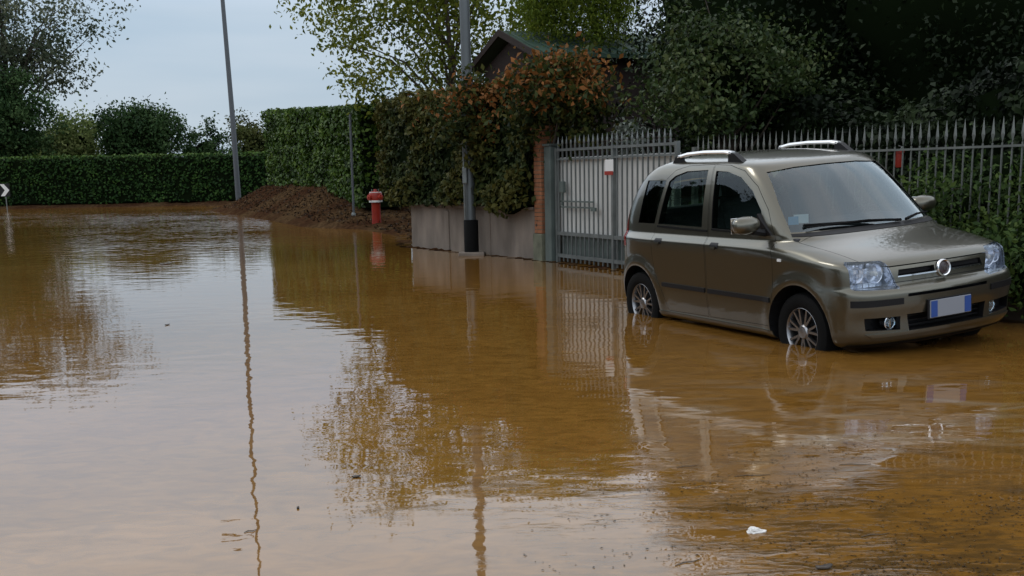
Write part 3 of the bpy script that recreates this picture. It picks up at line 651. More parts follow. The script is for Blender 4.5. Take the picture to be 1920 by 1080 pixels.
# ------------------------------------------------------------------ floating litter
M_foam = mat('white_foam', (.72, .71, .68), .6, noise=(20, .1))
r_ = empty('foam_scrap', (.83, 4.02, 0)); tag(r_, 'crumpled scrap of white foam floating in the near right water', 'litter')
V, F = blob((0, 0, .002), (.031, .020, .013), 2.3, 18, 10)
rgf = np.random.default_rng(9); V = [(x + rgf.normal(0, .0018), y + rgf.normal(0, .0018), z + rgf.normal(0, .0016)) for x, y, z in V]
link('foam_piece', meshdata('foam_piece', V, F), M_foam, r_)
V, F = blob((.034, .008, .001), (.010, .012, .006), 4.1, 10, 6); link('torn_flap', meshdata('torn_flap', V, F), M_foam, r_)
M_leaf = mat('wet_leaf', (.035, .022, .012), .4)
def floater(loc, size, rot, label, seed):
    rgx = random.Random(seed); V = []; n = 9
    for k in range(n):
        a_ = 2 * math.pi * k / n; rr = size * rgx.uniform(.7, 1.1); V.append((math.cos(a_) * rr, math.sin(a_) * rr * .55, .003 + rgx.uniform(0, .3) * size * abs(math.cos(a_))))
    V2 = [(a_, b2, c_ - .005) for a_, b2, c_ in V]; V = V + V2 + [(0, 0, .004), (0, 0, -.003)]
    F = [(i, (i + 1) % n, 2 * n) for i in range(n)] + [((i + 1) % n + n, i + n, 2 * n + 1) for i in range(n)] + [(i, i + n, (i + 1) % n + n, (i + 1) % n) for i in range(n)]
    o = link('floating_leaf', meshdata('floating_leaf', V, F, True), M_leaf); o.location = loc; o.rotation_euler = (0, 0, rot)
    tag(o, label, 'leaf', 'leaves floating on the flood')
floater((-.73, 4.92, .003), .024, .3, 'dark curled leaf floating alone in the pale reflection right of the lamp reflection', 1)
floater((-5.54, 18.3, .003), .10, .1, 'dark flat leaf floating far out left of the lamp reflection', 2)
floater((-3.21, 10.5, .003), .03, .9, 'small brown leaf floating in the open water on the left', 3)
floater((-.90, 4.45, .003), .012, 1.9, 'tiny brown leaf floating near the bottom beside the lamp reflection', 4)
floater((.98, 3.62, .003), .03, .2, 'dark leaf floating below the foam cup at the bottom edge', 5)
rg5 = random.Random(5)
twigs = [((.73, 4.98), .11, .3, 'thin pale twig floating left of the pale streaks'), ((.98, 4.80), .16, .05, 'long pale straw floating in the middle of the dark litter'), ((1.46, 4.95), .14, -.1, 'thin twig floating below the car bumper reflection'), ((-1.02, 4.15), .05, .5, 'bent twig ring floating beside the lamp reflection'), ((.55, 3.70), .12, .5, 'dark twig floating at the bottom edge left of the cup'), ((1.25, 3.95), .12, .2, 'brown straw floating right of the foam cup')]
M_twig = mat('wet_twig', (.10, .065, .035), .6)
for (x_, y_), l_, a_, lab in twigs:
    mb = MB(); mb.tube([(-l_ / 2, 0, .002), (-l_ / 6, .012, .003), (l_ / 6, .002, .003), (l_ / 2, .016, .002)], [.0016, .0022, .002, .001], 5)
    o = mb.build('floating_twig', M_twig); o.location = (x_, y_, 0); o.rotation_euler = (0, 0, a_); tag(o, lab, 'twig', 'twigs floating on the flood')
# countless scraps of leaf and straw on the near right water
rg = np.random.default_rng(61); n = 20000
X_ = rg.uniform(-.7, 2.6, n); Y_ = rg.uniform(3.2, 6.0, n)
dens = np.clip((5.6 - Y_) / 1.7, 0, 1) * np.clip((X_ + .05) / 1.1, 0, 1) * np.clip(.25 + 1.5 * noise2(X_ * 2.0, Y_ * 4.0, 2.4, 8), 0, 1)
k = rg.uniform(0, 1, n) < dens; P = np.c_[X_[k], Y_[k], np.full(k.sum(), .0022)]
nn = np.tile(np.array((0, 0, 6.)), (len(P), 1))
me = leaves_mesh('floating_scraps', P, .013, rg.uniform(0, 1, len(P)) ** 1.4, nn, .4, .35, 0, rg)
L_scrap = leafmat('scrap', [(.020, .013, .007), (.045, .030, .014), (.15, .11, .06)], 0, .6)
tag(link('floating_scraps', me, L_scrap), 'scraps of dead leaf and straw floating on the near water', 'debris', kind='stuff')
# stubble and grass on the verge
n = 22000; X_ = rg.uniform(-13.5, -1.9, n); Y_ = rg.uniform(21.6, 56, n); P2 = np.c_[X_, Y_]; s_ = inside_dist(P2); z_ = ground_z(P2); hd, _ = seg_dist(P2, HL)
k = (s_ > .05) & (z_ > -.02) & (hd > .4); P = np.c_[P2[k], z_[k] + .02]
L_dry = leafmat('dry_grass', [(.018, .010, .006), (.050, .029, .015), (.12, .085, .04)], .1)
tag(link('verge_grass', leaves_mesh('verge_grass', P, .09, rg.uniform(0, 1, len(P)) ** 2.2, None, 1, .4, -.3, rg), L_dry), 'dry grass and litter lying on the mound and verge', 'grass', kind='stuff')

#@@CAR@@
# ------------------------------------------------------------------ car (x forward from the front axle, y left, z up from the road)
car = empty('parked_car', (2.757, 8.736, -.128), (.0665, 0, -1.1458))
tag(car, 'beige grey metallic hatchback parked in the flood beside the spear fence', 'car')
LV = [  # z, front x, rear x, half width, front exponent, bow
    (.19, .50, -2.70, .690, 8, .10), (.215, .59, -2.77, .735, 9, .11), (.25, .645, -2.80, .762, 10, .115), (.31, .672, -2.825, .776, 11, .115), (.40, .672, -2.84, .785, 11, .115),
    (.50, .690, -2.845, .789, 11, .115), (.575, .690, -2.84, .789, 11, .115), (.612, .672, -2.83, .789, 11, .11), (.640, .622, -2.815, .789, 11, .09), (.70, .612, -2.805, .789, 11, .085),
    (.765, .595, -2.80, .789, 11, .085), (.80, .560, -2.795, .789, 10, .09), (.830, .485, -2.79, .788, 8, .10), (.872, .33, -2.785, .784, 6.5, .11), (.900, .205, -2.78, .764, 6, .11),
    (.930, .085, -2.775, .743, 6, .11), (.955, .01, -2.77, .738, 7, .11), (.985, -.08, -2.762, .733, 9, .10), (1.05, -.165, -2.745, .722, 10, .10), (1.20, -.325, -2.68, .690, 10, .10),
    (1.35, -.485, -2.56, .648, 10, .10), (1.43, -.585, -2.45, .622, 9, .10), (1.482, -.665, -2.33, .596, 8, .10), (1.514, -.79, -2.20, .553, 6, .10), (1.541, -.98, -2.08, .47, 5, .09),
    (1.560, -1.20, -1.92, .33, 4, .05), (1.567, -1.42, -1.75, .14, 3, .02)]
def pchip(y, xq):
    y = np.asarray(y, float); n = len(y); h = np.diff(y); m = np.zeros(n)
    for i in range(1, n - 1):
        m[i] = 0 if h[i - 1] * h[i] <= 0 else 2 * h[i - 1] * h[i] / (h[i - 1] + h[i])
    m[0] = h[0]; m[-1] = h[-1]
    i = np.clip(xq.astype(int), 0, n - 2); t = xq - i
    return y[i] * (2 * t**3 - 3 * t**2 + 1) + m[i] * (t**3 - 2 * t**2 + t) + y[i + 1] * (-2 * t**3 + 3 * t**2) + m[i + 1] * (t**3 - t**2)
def ring(xf, xr, wd, n, bow, N, nr=7.0):
    th = np.linspace(0, math.pi, 4001); xm = (xf + xr) / 2 - .2; af = xf - xm; ar = xm - xr
    ex = np.where(th < math.pi / 2, n, nr)
    c = np.cos(th); s = np.sin(th)
    x = np.where(c > 0, xm + af * np.abs(c) ** (2 / ex), xm - ar * np.abs(c) ** (2 / ex)); y = wd * np.abs(s) ** (2 / ex)
    fx = np.clip((x - xm) / af, 0, 1); x = x - bow * (y / wd) ** 2 * fx ** 6
    rx = np.clip((xm - x) / ar, 0, 1); x = x + .06 * (y / wd) ** 2 * rx ** 6
    # hull of points, resampled by length and turning
    dx = np.diff(x); dy = np.diff(y); L = np.hypot(dx, dy); a = np.unwrap(np.arctan2(dy, dx)); da = np.r_[np.abs(np.diff(a)), 0]
    wgt = np.r_[0, np.cumsum(L + .30 * np.minimum(da, .2))]; q = np.linspace(0, wgt[-1], N // 2 + 1)
    return np.interp(q, wgt, x), np.interp(q, wgt, y)
def hull(levels, sub, N, off=0.0, flare=True):
    A = np.array(levels, float); q = np.linspace(0, len(A) - 1, (len(A) - 1) * sub + 1); C = [pchip(A[:, k], q) for k in range(6)]
    V = []; H = N // 2
    for i in range(len(q)):
        z, xf, xr, wd, n, bw = [c[i] for c in C]
        x, y = ring(xf - off, xr + off, wd - off, n, bw, N)
        if flare:
            for wx in (0.0, -2.299):
                r_w = np.hypot(x - wx, z - .29); g = np.exp(-((r_w - .375) / .045) ** 2) * (np.abs(y) > .6) * (1 if z < .86 else 0)
                y = y + .014 * g
        X_ = np.r_[x, x[-2:0:-1]]; Y_ = np.r_[y, -y[-2:0:-1]]
        V += [(X_[k], Y_[k], z) for k in range(len(X_))]
    M_ = len(X_); F = []
    for i in range(len(q) - 1):
        for k in range(M_): F.append((i * M_ + k, i * M_ + (k + 1) % M_, (i + 1) * M_ + (k + 1) % M_, (i + 1) * M_ + k))
    n0 = len(V); V.append((np.mean([v[0] for v in V[:M_]]), 0, V[0][2])); V.append((np.mean([v[0] for v in V[n0 - M_:n0]]), 0, V[n0 - 1][2] + .001))
    for k in range(M_): F.append((n0, (k + 1) % M_, k)); F.append((n0 + 1, n0 - M_ + k, n0 - M_ + (k + 1) % M_))
    return V, F
def boolean(me, cutters, op='DIFFERENCE'):
    """cutters: list of meshes; returns a new mesh"""
    tmp = bpy.data.objects.new('work', me); COL.objects.link(tmp); objs = [tmp]
    for c in cutters:
        oc = bpy.data.objects.new('work', c); COL.objects.link(oc); objs.append(oc); oc.hide_render = True
        md = tmp.modifiers.new('b', 'BOOLEAN'); md.object = oc; md.operation = op; md.solver = 'EXACT'
        try: md.material_mode = 'TRANSFER'
        except Exception: pass
    dg = bpy.context.evaluated_depsgraph_get(); dg.update()
    r = bpy.data.meshes.new_from_object(tmp.evaluated_get(dg))
    for o in objs: bpy.data.objects.remove(o)
    return r
def finish(me, sharp=32):
    bm = bmesh.new(); bm.from_mesh(me)
    for f in bm.faces: f.smooth = True
    for ed in bm.edges: ed.smooth = not (len(ed.link_faces) == 2 and ed.calc_face_angle(0) > R(sharp))
    bm.to_mesh(me); bm.free(); return me
def cut_mesh(parts, m):
    mb = MB()
    for p_ in parts: mb.prism(*p_)
    me = mb.mesh('cutter'); me.materials.append(m); return me
def grow(poly, dlt):
    """offset a convex-ish polygon outward"""
    P = [Vector(p) for p in poly]; n = len(P); A = sum(P[i].x * P[(i + 1) % n].y - P[(i + 1) % n].x * P[i].y for i in range(n)); s = 1 if A > 0 else -1; o = []
    for i in range(n):
        d0 = (P[i] - P[i - 1]).normalized(); d1 = (P[(i + 1) % n] - P[i]).normalized(); n0 = Vector((d0.y, -d0.x)) * s; n1 = Vector((d1.y, -d1.x)) * s
        b = (n0 + n1); b = b / max(.3, b.length_squared) * 2 if b.length > .01 else n0
        o.append(tuple(P[i] + b * dlt * .5 * min(2, 1 / max(.5, 1)) * 1.0))
    return o
def mirror(poly): return [(-u, v) for u, v in poly][::-1]

NR = 260
V, F = hull(LV, 3, NR); outer = meshdata('outer', V, F); outer.materials.append(M_paint)
CV = [(.36, -.30, -2.74, .715, 12, .03), (.70, -.30, -2.735, .712, 12, .03), (.86, -.29, -2.72, .70, 12, .04), (.945, -.235, -2.71, .680, 10, .08), (.985, -.16, -2.70, .674, 10, .10), (1.05, -.235, -2.69, .665, 10, .10),
      (1.20, -.395, -2.62, .635, 10, .10), (1.35, -.555, -2.50, .594, 10, .10), (1.43, -.66, -2.38, .566, 9, .10), (1.475, -.78, -2.25, .52, 7, .10), (1.502, -.98, -2.08, .44, 5, .08)]
V, F = hull(CV, 2, 120, flare=False); cavity = meshdata('cavity', V, F); cavity.materials.append(M_interior)
WS = [(-.655, .992), (0, .986), (.655, .992), (.605, 1.20), (.530, 1.425), (.30, 1.445), (0, 1.450), (-.30, 1.445), (-.530, 1.425), (-.605, 1.20)]
SW1 = [(-.445, .985), (-1.155, 1.000), (-1.222, 1.447), (-1.05, 1.438), (-.86, 1.395), (-.68, 1.292), (-.535, 1.150)]
SW2 = [(-1.300, 1.003), (-1.985, 1.010), (-1.905, 1.365), (-1.82, 1.412), (-1.66, 1.447), (-1.340, 1.455)]
SW3 = [(-2.045, 1.010), (-2.330, 1.010), (-2.270, 1.375), (-1.955, 1.375)]
RW = [(-.57, 1.03), (.57, 1.03), (.53, 1.30), (.48, 1.42), (-.48, 1.42), (-.53, 1.30)]
cuts = [(WS, -1.25, .12, 0), (RW, -3.0, -2.12, 0)]
for sw in (SW1, SW2, SW3): cuts += [(sw, .40, 1.0, 1), (sw, -1.0, -.40, 1)]
win_cut = cut_mesh(cuts, M_rubber)
mb = MB()
for wx in (0, -2.299):
    for sg in (1, -1):
        mb.lathe([(.352, .46), (.352, 1.0)], 40, Matrix.Translation((wx, 0, .285)) @ Matrix.Rotation(-sg * math.pi / 2, 4, 'X'))
arch_cut = mb.mesh('arches'); arch_cut.materials.append(M_black)
# front openings
HLp = [(-.715, .640), (-.712, .800), (-.69, .815), (-.475, .806), (-.455, .788), (-.398, .624), (-.410, .614), (-.700, .626)]
front = [(HLp, .36, 1, 0), (mirror(HLp), .36, 1, 0)]
blk = [([(-.385, .697), (-.07, .697), (-.07, .738), (-.372, .738)], .54, 1, 0), ([(.385, .697), (.372, .738), (.07, .738), (.07, .697)], .54, 1, 0),
       ([(-.34, .318), (.34, .318), (.36, .432), (-.36, .432)], .55, 1, 0),
       ([(-.655, .345), (-.41, .330), (-.41, .425), (-.665, .432)], .50, 1, 0), ([(.655, .345), (.665, .432), (.41, .425), (.41, .330)], .50, 1, 0),
       ([(-.36, .556), (.36, .556), (.36, .578), (-.36, .578)], .62, 1, 0)]
hl_cut = cut_mesh(front, M_reflector); blk_cut = cut_mesh(blk, M_black)
shell = boolean(outer, [cavity, win_cut, arch_cut, hl_cut, blk_cut])
# doors and bonnet cut out of the shell
FDp = [(-.300, .300), (-1.165, .285), (-1.175, .80), (-1.195, 1.0), (-1.262, 1.492), (-1.05, 1.485), (-.84, 1.440), (-.645, 1.325), (-.47, 1.155), (-.345, .975), (-.288, .80), (-.285, .50)]
RDp = [(-1.185, .285), (-1.80, .275), (-1.895, .46), (-1.985, .60), (-2.02, .75), (-2.030, 1.0), (-1.945, 1.385), (-1.835, 1.455), (-1.66, 1.488), (-1.280, 1.494), (-1.213, 1.0), (-1.193, .80)]
HDp = [(.9, -.60), (.9, .60), (.45, .615), (-.115, .665), (-.05, .40), (-.025, .2), (-.02, 0), (-.025, -.2), (-.05, -.40), (-.115, -.665), (.45, -.615)]
door_names = []
for poly in (FDp, RDp):
    for sg in (-1, 1):
        c = cut_mesh([(poly, sg * .35, sg * 1.1, 1)], M_rubber)
        dm = boolean(shell, [c], 'INTERSECT'); door_names.append((sg, poly is FDp, dm))
hood_me = boolean(shell, [cut_mesh([(HDp, .768, 1.3, 2)], M_rubber)], 'INTERSECT')
gaps = []
for poly in (FDp, RDp):
    g = grow(poly, .0065); gaps += [cut_mesh([(g, .35, 1.1, 1)], M_gap), cut_mesh([(g, -1.1, -.35, 1)], M_gap)]
gaps.append(cut_mesh([(grow(HDp, .007), .760, 1.3, 2)], M_gap))
body_me = boolean(shell, gaps)
body = link('body', finish(body_me), None, car)
doors = []
for sg, fr, dm in door_names:
    doors.append((sg, fr, link('door', finish(dm), None, car)))
hood = link('bonnet', finish(hood_me), None, car)

# sheets lying on the hull: glass, strips
def sheet(poly, axis, off, sgn, name, m, parent, thick=0, sub=3, smooth=True, xmin=.12):
    V, F = hull(LV, sub, NR); bm = bmesh.new(); me = meshdata('s', V, F); bm.from_mesh(me); bm.normal_update()
    o = [(v, v.normal.copy()) for v in bm.verts]
    for v, n_ in o: v.co += n_ * off
    if axis == 0: dele = [f for f in bm.faces if (f.calc_center_median().x * sgn < (xmin if sgn > 0 else 2.2)) or f.normal.x * sgn < .12]
    elif axis == 1: dele = [f for f in bm.faces if f.calc_center_median().y * sgn < .30 or abs(f.normal.x) > .97]
    else: dele = [f for f in bm.faces if f.normal.z < .1]
    bmesh.ops.delete(bm, geom=dele, context='FACES')
    P = [Vector(p) for p in poly]; n = len(P); A = sum(P[i].x * P[(i + 1) % n].y - P[(i + 1) % n].x * P[i].y for i in range(n)); s = 1 if A > 0 else -1
    for i in range(n):
        a_, b2 = P[i], P[(i + 1) % n]; d_ = b2 - a_; nn = Vector((d_.y, -d_.x)) * s
        e3 = {0: lambda u: Vector((0, u.x, u.y)), 1: lambda u: Vector((u.x, 0, u.y)), 2: lambda u: Vector((u.x, u.y, 0))}[axis]
        bmesh.ops.bisect_plane(bm, geom=bm.verts[:] + bm.edges[:] + bm.faces[:], dist=1e-5, plane_co=e3(a_), plane_no=e3(nn), clear_outer=True)
    if thick:
        r = bmesh.ops.extrude_face_region(bm, geom=bm.faces[:]); vs_ = [g for g in r['geom'] if isinstance(g, bmesh.types.BMVert)]
        bm.normal_update(); nm = {v: v.normal.copy() for v in vs_}
        for v in vs_: v.co += Vector((1, 0, 0)) * sgn * thick if axis == 0 else Vector((0, sgn, 0)) * thick if axis == 1 else Vector((0, 0, thick))
        bmesh.ops.recalc_face_normals(bm, faces=bm.faces[:])
    for f in bm.faces: f.smooth = smooth
    for ed in bm.edges:
        if len(ed.link_faces) == 2 and ed.calc_face_angle(0) > R(40): ed.smooth = False
    me2 = bpy.data.meshes.new(name); bm.to_mesh(me2); bm.free()
    return link(name, me2, m, parent)
sheet(grow(WS, .006), 0, -.006, 1, 'windscreen', M_wind, car, xmin=-.75)
sheet(grow(RW, .006), 0, -.006, -1, 'rear_window', M_glass, car)
for sg, fr, dob in doors:
    sheet(grow(SW1 if fr else SW2, .006), 1, -.010, sg, 'window', M_glass, dob)
    # handle
    hx = -1.055 if fr else -1.915; hz = .868
    sheet([(hx - .055, hz - .022), (hx + .055, hz - .022), (hx + .062, hz + .004), (hx + .05, hz + .026), (hx - .05, hz + .026), (hx - .062, hz + .004)], 1, .0015, sg, 'handle_recess', M_black, dob)
    sheet([(hx - .042, hz - .024), (hx + .030, hz - .024), (hx + .035, hz - .004), (hx - .046, hz - .004)], 1, .004, sg, 'handle', M_paint, dob, .012)
    xa, xb = (-.315, -1.155) if fr else (-1.20, -1.865)
    sheet([(xa, .482), (xa, .518), (xb, .518), (xb, .482)], 1, .001, sg, 'rub_strip', M_black, dob, .010)
    ya, yb = (-.40, -1.15) if fr else (-1.21, -1.99)
    sheet([(ya, .970), (ya, .984), (yb, .999), (yb, .985)], 1, .002, sg, 'window_seal', M_rubber, dob, .006)
for sg in (-1, 1):
    sheet(grow(SW3, .006), 1, -.008, sg, 'quarter_window', M_darkglass, car)
    sheet([(-.175, .795), (-.175, .815), (-.215, .815), (-.215, .795)], 1, .001, sg, 'side_repeater', M_white, car, .008)
    sheet([(-.325, .205), (-.325, .262), (-1.95, .262), (-1.95, .205)], 1, .001, sg, 'sill', M_paint, car, .010)
    # lamps
    lampp = HLp if sg < 0 else mirror(HLp)
    hl = sheet(grow(lampp, -.004), 0, -.002, 1, 'headlight', M_lens, car)
    mb = MB(); rgq = random.Random(3)
    for cy_, rr in ((-.635, .056), (-.52, .068)):
        Mx = Matrix.Translation((.44 if cy_ < -.6 else .49, cy_ * -sg, .722)) @ Matrix.Rotation(math.pi / 2, 4, 'Y')
        mb.lathe([(.012, -.06), (rr * .55, -.05), (rr * .85, -.02), (rr, .02), (rr * 1.06, .022), (rr * .9, -.02)], 18, Mx)
    for i in range(12):
        for j in range(5):
            yy = -.70 + i * .024; zz = .640 + j * .034
            if yy > -.425 - j * .012: continue
            mb.box((.405 + (yy + .72) * .22 + rgq.uniform(-.012, .012), yy * -sg, zz), (.02, .021, .030), rgq.uniform(-.8, .8))
    mb.build('reflector', M_reflector, hl)
    MB().lathe([(.001, -.03), (.016, -.02), (.016, .03), (.001, .035)], 10, Matrix.Translation((.50, -.52 * -sg, .722)) @ Matrix.Rotation(math.pi / 2, 4, 'Y')).build('bulb', M_white, hl)
    bd = MB(); pp = grow(lampp, .002); qq = grow(lampp, -.008)
    frm = sheet(grow(lampp, .004), 0, -.012, 1, 'headlight_seal', M_black, hl)
    bm = bmesh.new(); bm.from_mesh(frm.data)
    inner = grow(lampp, -.006)
    # keep only the rim of the seal
    def inpoly(u, v, poly):
        c = False
        for i in range(len(poly)):
            (x1_, y1_), (x2_, y2_) = poly[i], poly[(i + 1) % len(poly)]
            if (y1_ > v) != (y2_ > v) and u < (x2_ - x1_) * (v - y1_) / (y2_ - y1_) + x1_: c = not c
        return c
    P = [Vector(p) for p in inner]; n = len(P)
    for i in range(n):
        a_, b2 = P[i], P[(i + 1) % n]; d_ = b2 - a_
        bmesh.ops.bisect_plane(bm, geom=bm.verts[:] + bm.edges[:] + bm.faces[:], dist=1e-5, plane_co=(0, a_.x, a_.y), plane_no=(0, d_.y, -d_.x))
    bmesh.ops.delete(bm, geom=[f for f in bm.faces if inpoly(f.calc_center_median().y, f.calc_center_median().z, inner)], context='FACES')
    bm.to_mesh(frm.data); bm.free()
    fg = MB(); Mx = Matrix.Translation((.585, .462 * sg, .380)) @ Matrix.Rotation(math.pi / 2, 4, 'Y')
    fg.lathe([(.04, -.05), (.046, .0), (.050, .012), (.044, .014), (.036, -.012), (.008, -.035)], 20, Mx)
    fl = fg.build('fog_light', M_chrome, car); MB().lathe([(.045, .008), (.030, .016), (.001, .019)], 20, Mx).build('lens', M_lens, fl)
    # tail lamp, mirror, roof rail
    sheet([(-2.52, .80), (-2.60, 1.30), (-2.72, 1.30), (-2.86, .80)], 1, .003, sg, 'tail_light', M_red, car)
    mb = MB(); bm = bmesh.new(); bmesh.ops.create_cube(bm, size=1); bmesh.ops.subdivide_edges(bm, edges=bm.edges[:], cuts=3, use_grid_fill=True)
    for v in bm.verts:
        p = v.co * 2; m8 = (abs(p.x) ** 5 + abs(p.y) ** 5 + abs(p.z) ** 5) ** (1 / 5) or 1; l2 = p.length or 1
        k_ = .30 / m8 + .70 / l2 * 1.12
        p = p * k_ * max(abs(p.x), abs(p.y), abs(p.z)); fr_ = (p.x + 1) / 2
        v.co = Vector((p.x * .060, p.y * .112 * (1 - .10 * fr_), p.z * .072 * (1 - .28 * fr_)))
    bm.verts.index_update()
    mb.add([v.co + Vector((-.455, sg * (.885 if sg < 0 else .835), 1.060)) for v in bm.verts], [[v.index for v in f.verts] for f in bm.faces], True); bm.free()
    mir = mb.build('wing_mirror', M_paint, car)
    MB().box((-.517, sg * (.885 if sg < 0 else .835), 1.060), (.006, .19, .115), bev=.002).build('mirror_glass', M_chrome, mir)
    mb = MB(); mb.tube([(-.44, sg * .70, .985), (-.445, sg * .76, .995), (-.45, sg * .83, 1.015)], [.03, .026, .03], 8); mb.prism([(-.36, .975), (-.52, .975), (-.53, 1.13), (-.47, 1.07)], sg * .695, sg * .735, 1); mb.build('mirror_arm', M_black, mir)
    mb = MB(); P = [(-1.10, sg * .53, 1.575), (-1.2, sg * .53, 1.588), (-1.5, sg * .53, 1.592), (-1.75, sg * .53, 1.582), (-1.90, sg * .53, 1.560)]
    V = []; F = []
    for (x_, y_, z_) in P:
        for a_, b2 in ((-.022, -.012), (.022, -.012), (.026, .0), (.016, .016), (-.016, .016), (-.026, .0)): V.append((x_, y_ + a_, z_ + b2))
    for i in range(len(P) - 1):
        for k_ in range(6): F.append((i * 6 + k_, i * 6 + (k_ + 1) % 6, (i + 1) * 6 + (k_ + 1) % 6, (i + 1) * 6 + k_))
    F += [tuple(range(6)), tuple(range((len(P) - 1) * 6, len(P) * 6))]
    rail = mb.add(V, F).build('roof_rail', M_silver, car)
    MB().prism([(-1.13, 1.588), (-1.06, 1.575), (-.93, 1.50), (-.97, 1.475), (-1.15, 1.49)], sg * .505, sg * .555, 1).build('rail_foot', M_black, rail)
    MB().prism([(-1.86, 1.572), (-1.92, 1.570), (-1.98, 1.51), (-1.96, 1.45), (-1.85, 1.47)], sg * .505, sg * .555, 1).build('rail_foot', M_black, rail)
    sheet([(-.40, .510), (-.40, .552), (-.735, .557), (-.735, .510)] if sg < 0 else [(.40, .510), (.735, .510), (.735, .557), (.40, .552)], 0, .001, 1, 'bumper_strip', M_black, car, .008)
# grille, badge, plate, chin
grl = MB(); grl.box((.560, 0, .717), (.02, .75, .03)); g_ob = grl.build('grille', M_black, car)
sheet([(-.390, .688), (.390, .688), (.388, .697), (-.388, .697)], 0, .001, 1, 'trim_strip', M_chrome, g_ob, .006)
Mx = Matrix.Translation((.622, 0, .712)) @ Matrix.Rotation(R(84), 4, 'Y')
bdg = MB().lathe([(.060, -.012), (.060, .004), (.054, .012), (.047, .010), (.043, .004), (.043, -.010)], 28, Mx).build('badge', M_chrome, car)
MB().lathe([(.043, .000), (.030, .005), (.001, .007)], 24, Mx).build('enamel_disc', M_badge, bdg)
mb = MB()
for k in range(4): mb.box((.633, -.018 + k * .012, .712), (.003, .0035, .036))
mb.build('emblem_bars', M_chrome, bdg)
pl_ = MB().box((.700, -.012, .448), (.010, .372, .122), bev=.003).build('number_plate', M_plate_w, car)
MB().box((.7065, -.165, .448), (.003, .056, .112)).build('blue_band', M_plate_b, pl_); MB().box((.7065, .141, .448), (.003, .056, .112)).build('blue_band', M_plate_b, pl_)
MB().box((.690, -.012, .448), (.014, .40, .14), bev=.004).build('plate_holder', M_black, pl_)
mb = MB()
for k in range(3): mb.box((.585, 0, .342 + k * .032), (.02, .70, .008))
mb.build('lower_grille', M_black, car)
sheet([(-.62, .292), (.62, .292), (.66, .318), (-.66, .318)], 0, .001, 1, 'chin_lip', M_paint, car, .014)
sheet([(-.70, .196), (.70, .196), (.70, .232), (-.70, .232)], 0, .002, 1, 'lower_valance', M_black, car, .008)
sheet([(-.43, .652), (.43, .652), (.43, .657), (-.43, .657)], 0, .001, 1, 'bumper_gap', M_gap, car)
sheet([(-.67, .963), (.67, .963), (.66, .996), (0, .990), (-.66, .996)], 0, .003, 1, 'cowl', M_black, car, xmin=-.75)
mb = MB(); mb.tube([(-.075, .25, 1.0), (-.10, -.05, 1.025), (-.165, -.56, 1.02)], [.012, .009, .006], 6); mb.tube([(-.075, -.25 + .55, 1.0), (-.12, .45, 1.025), (-.19, .62, 1.022)], [.012, .009, .006], 6)
mb.tube([(-.085, .12, 1.012), (-.20, -.56, 1.035)], .010, 5); mb.build('wiper', M_rubber, car)
mb = MB(); mb.tube([(-1.02, -.08, 1.53), (-1.10, -.08, 1.56), (-1.42, -.08, 1.83)], [.008, .004, .0015], 5)
# wheels
def wheel(x_, sg, z_=.285):
    e_ = empty('wheel', (x_, sg * .675, z_)); e_.parent = car
    Mx = Matrix.Rotation(-sg * math.pi / 2, 4, 'X')
    MB().lathe([(.19, -.085), (.255, -.092), (.280, -.080), (.288, -.05), (.288, .05), (.280, .080), (.255, .092), (.198, .090), (.178, .078), (.175, -.085)], 44, Mx, False).build('tyre', M_rubber, e_)
    mb = MB(); mb.lathe([(.176, -.06), (.178, .065), (.181, .078), (.178, .080), (.171, .072), (.166, .02), (.164, -.06)], 44, Mx, False)
    mb.lathe([(.052, .02), (.055, .064), (.045, .076), (.02, .080), (.001, .081)], 20, Mx)
    for k in range(7):
        for dk in (-.10, .10):
            a_ = 2 * math.pi * k / 7 + dk * 1.0 + .2
            p0 = Vector((math.cos(a_ - dk * .6) * .045, math.sin(a_ - dk * .6) * .045, .068)); p1 = Vector((math.cos(a_ + dk) * .174, math.sin(a_ + dk) * .174, .070))
            d_ = (p1 - p0).normalized(); n_ = Vector((-d_.y, d_.x, 0)).normalized() * .008
            q = [p0 - n_ * 1.2, p0 + n_ * 1.2, p1 + n_, p1 - n_]; q = q + [v - Vector((0, 0, .03)) for v in q]
            mb.add([Mx @ v for v in q], [(0, 1, 2, 3), (7, 6, 5, 4), (0, 4, 5, 1), (1, 5, 6, 2), (2, 6, 7, 3), (3, 7, 4, 0)])
    mb.build('rim', M_alloy, e_)
    MB().lathe([(.163, -.01), (.158, .0), (.001, .0)], 32, Mx).build('brake_disc', M_gap, e_)
for x_ in (0, -2.299):
    for sg in (-1, 1): wheel(x_, sg)
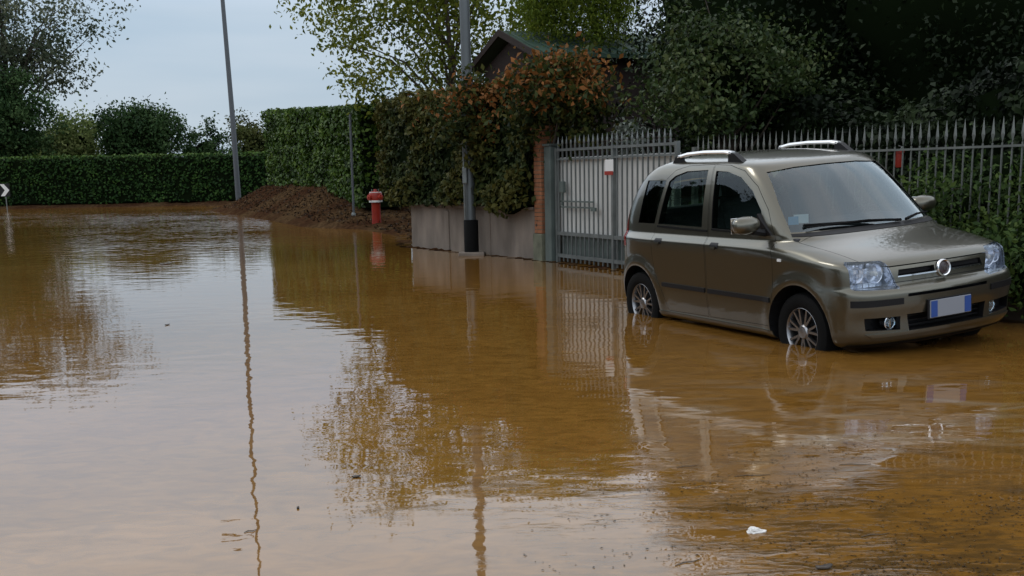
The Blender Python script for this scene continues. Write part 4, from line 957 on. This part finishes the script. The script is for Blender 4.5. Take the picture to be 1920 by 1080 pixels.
# cabin
mb = MB(); mb.box((-.30, 0, .86), (.36, 1.36, .20), bev=.05); mb.box((-.44, 0, 1.0), (.36, 1.02, .07), bev=.02); mb.build('dashboard', M_interior, car)
mb = MB(); c_ = Vector((-.62, .33, .93)); ax = Matrix.Translation(c_) @ Matrix.Rotation(R(-62), 4, 'Y'); n_ = 28; ptsq = [ax @ Vector((math.cos(2 * math.pi * k / n_) * .18, math.sin(2 * math.pi * k / n_) * .18, 0)) for k in range(n_ + 1)]
mb.tube(ptsq, .014, 8, False); mb.tube([ax @ Vector((0, 0, 0)), ax @ Vector((.05, 0, -.25))], .03, 8)
for a_ in (.0, 2.2, 4.1): mb.tube([ax @ Vector((0, 0, 0)), ax @ Vector((math.cos(a_) * .18, math.sin(a_) * .18, 0))], .014, 6)
mb.build('steering_wheel', M_black, car)
for sy in (-.34, .34):
    sb = MB(); sb.box((-1.0, sy, .62), (.52, .50, .16), bev=.05); sb.build('seat', M_seat, car)
    q = MB(); bm = bmesh.new(); bmesh.ops.create_cube(bm, size=1); bmesh.ops.bevel(bm, geom=bm.edges[:], offset=.12, segments=3, affect='EDGES'); Mx = Matrix.Translation((-1.32, sy, .92)) @ Matrix.Rotation(R(-14), 4, 'Y') @ Matrix.Diagonal((.15, .48, .58, 1)); bm.verts.index_update()
    q.add([Mx @ v.co for v in bm.verts], [[v.index for v in f.verts] for f in bm.faces], True); Mx = Matrix.Translation((-1.42, sy, 1.29)) @ Matrix.Rotation(R(-10), 4, 'Y') @ Matrix.Diagonal((.10, .26, .17, 1)); q.add([Mx @ v.co for v in bm.verts], [[v.index for v in f.verts] for f in bm.faces], True); bm.free(); q.build('seat_back', M_seat, car)
mb = MB(); mb.box((-2.0, 0, .60), (.5, 1.3, .18), bev=.05); mb.box((-2.28, 0, .86), (.14, 1.3, .52), bev=.05); mb.build('rear_bench', M_seat, car)
MB().box((-.72, .0, 1.405), (.02, .22, .06), bev=.012).build('rear_view_mirror', M_black, car)
# papers lying on the dashboard
M_paper = mat('paper', (.70, .74, .76), .6); M_paperb = mat('blue_paper', (.12, .35, .55), .6)
pr_ = empty('dashboard_card', (0, 0, 0)); tag(pr_, 'pale blue and white card standing on the dashboard behind the windscreen', 'card')
pr_.matrix_world = Matrix.LocRotScale(car.location, car.rotation_euler, None)
MB().box((-.335, -.475, 1.072), (.004, .11, .066), -.5).build('white_sheet', M_paper, pr_)
MB().box((-.310, -.565, 1.068), (.004, .075, .060), -.5).build('blue_sheet', M_paperb, pr_)
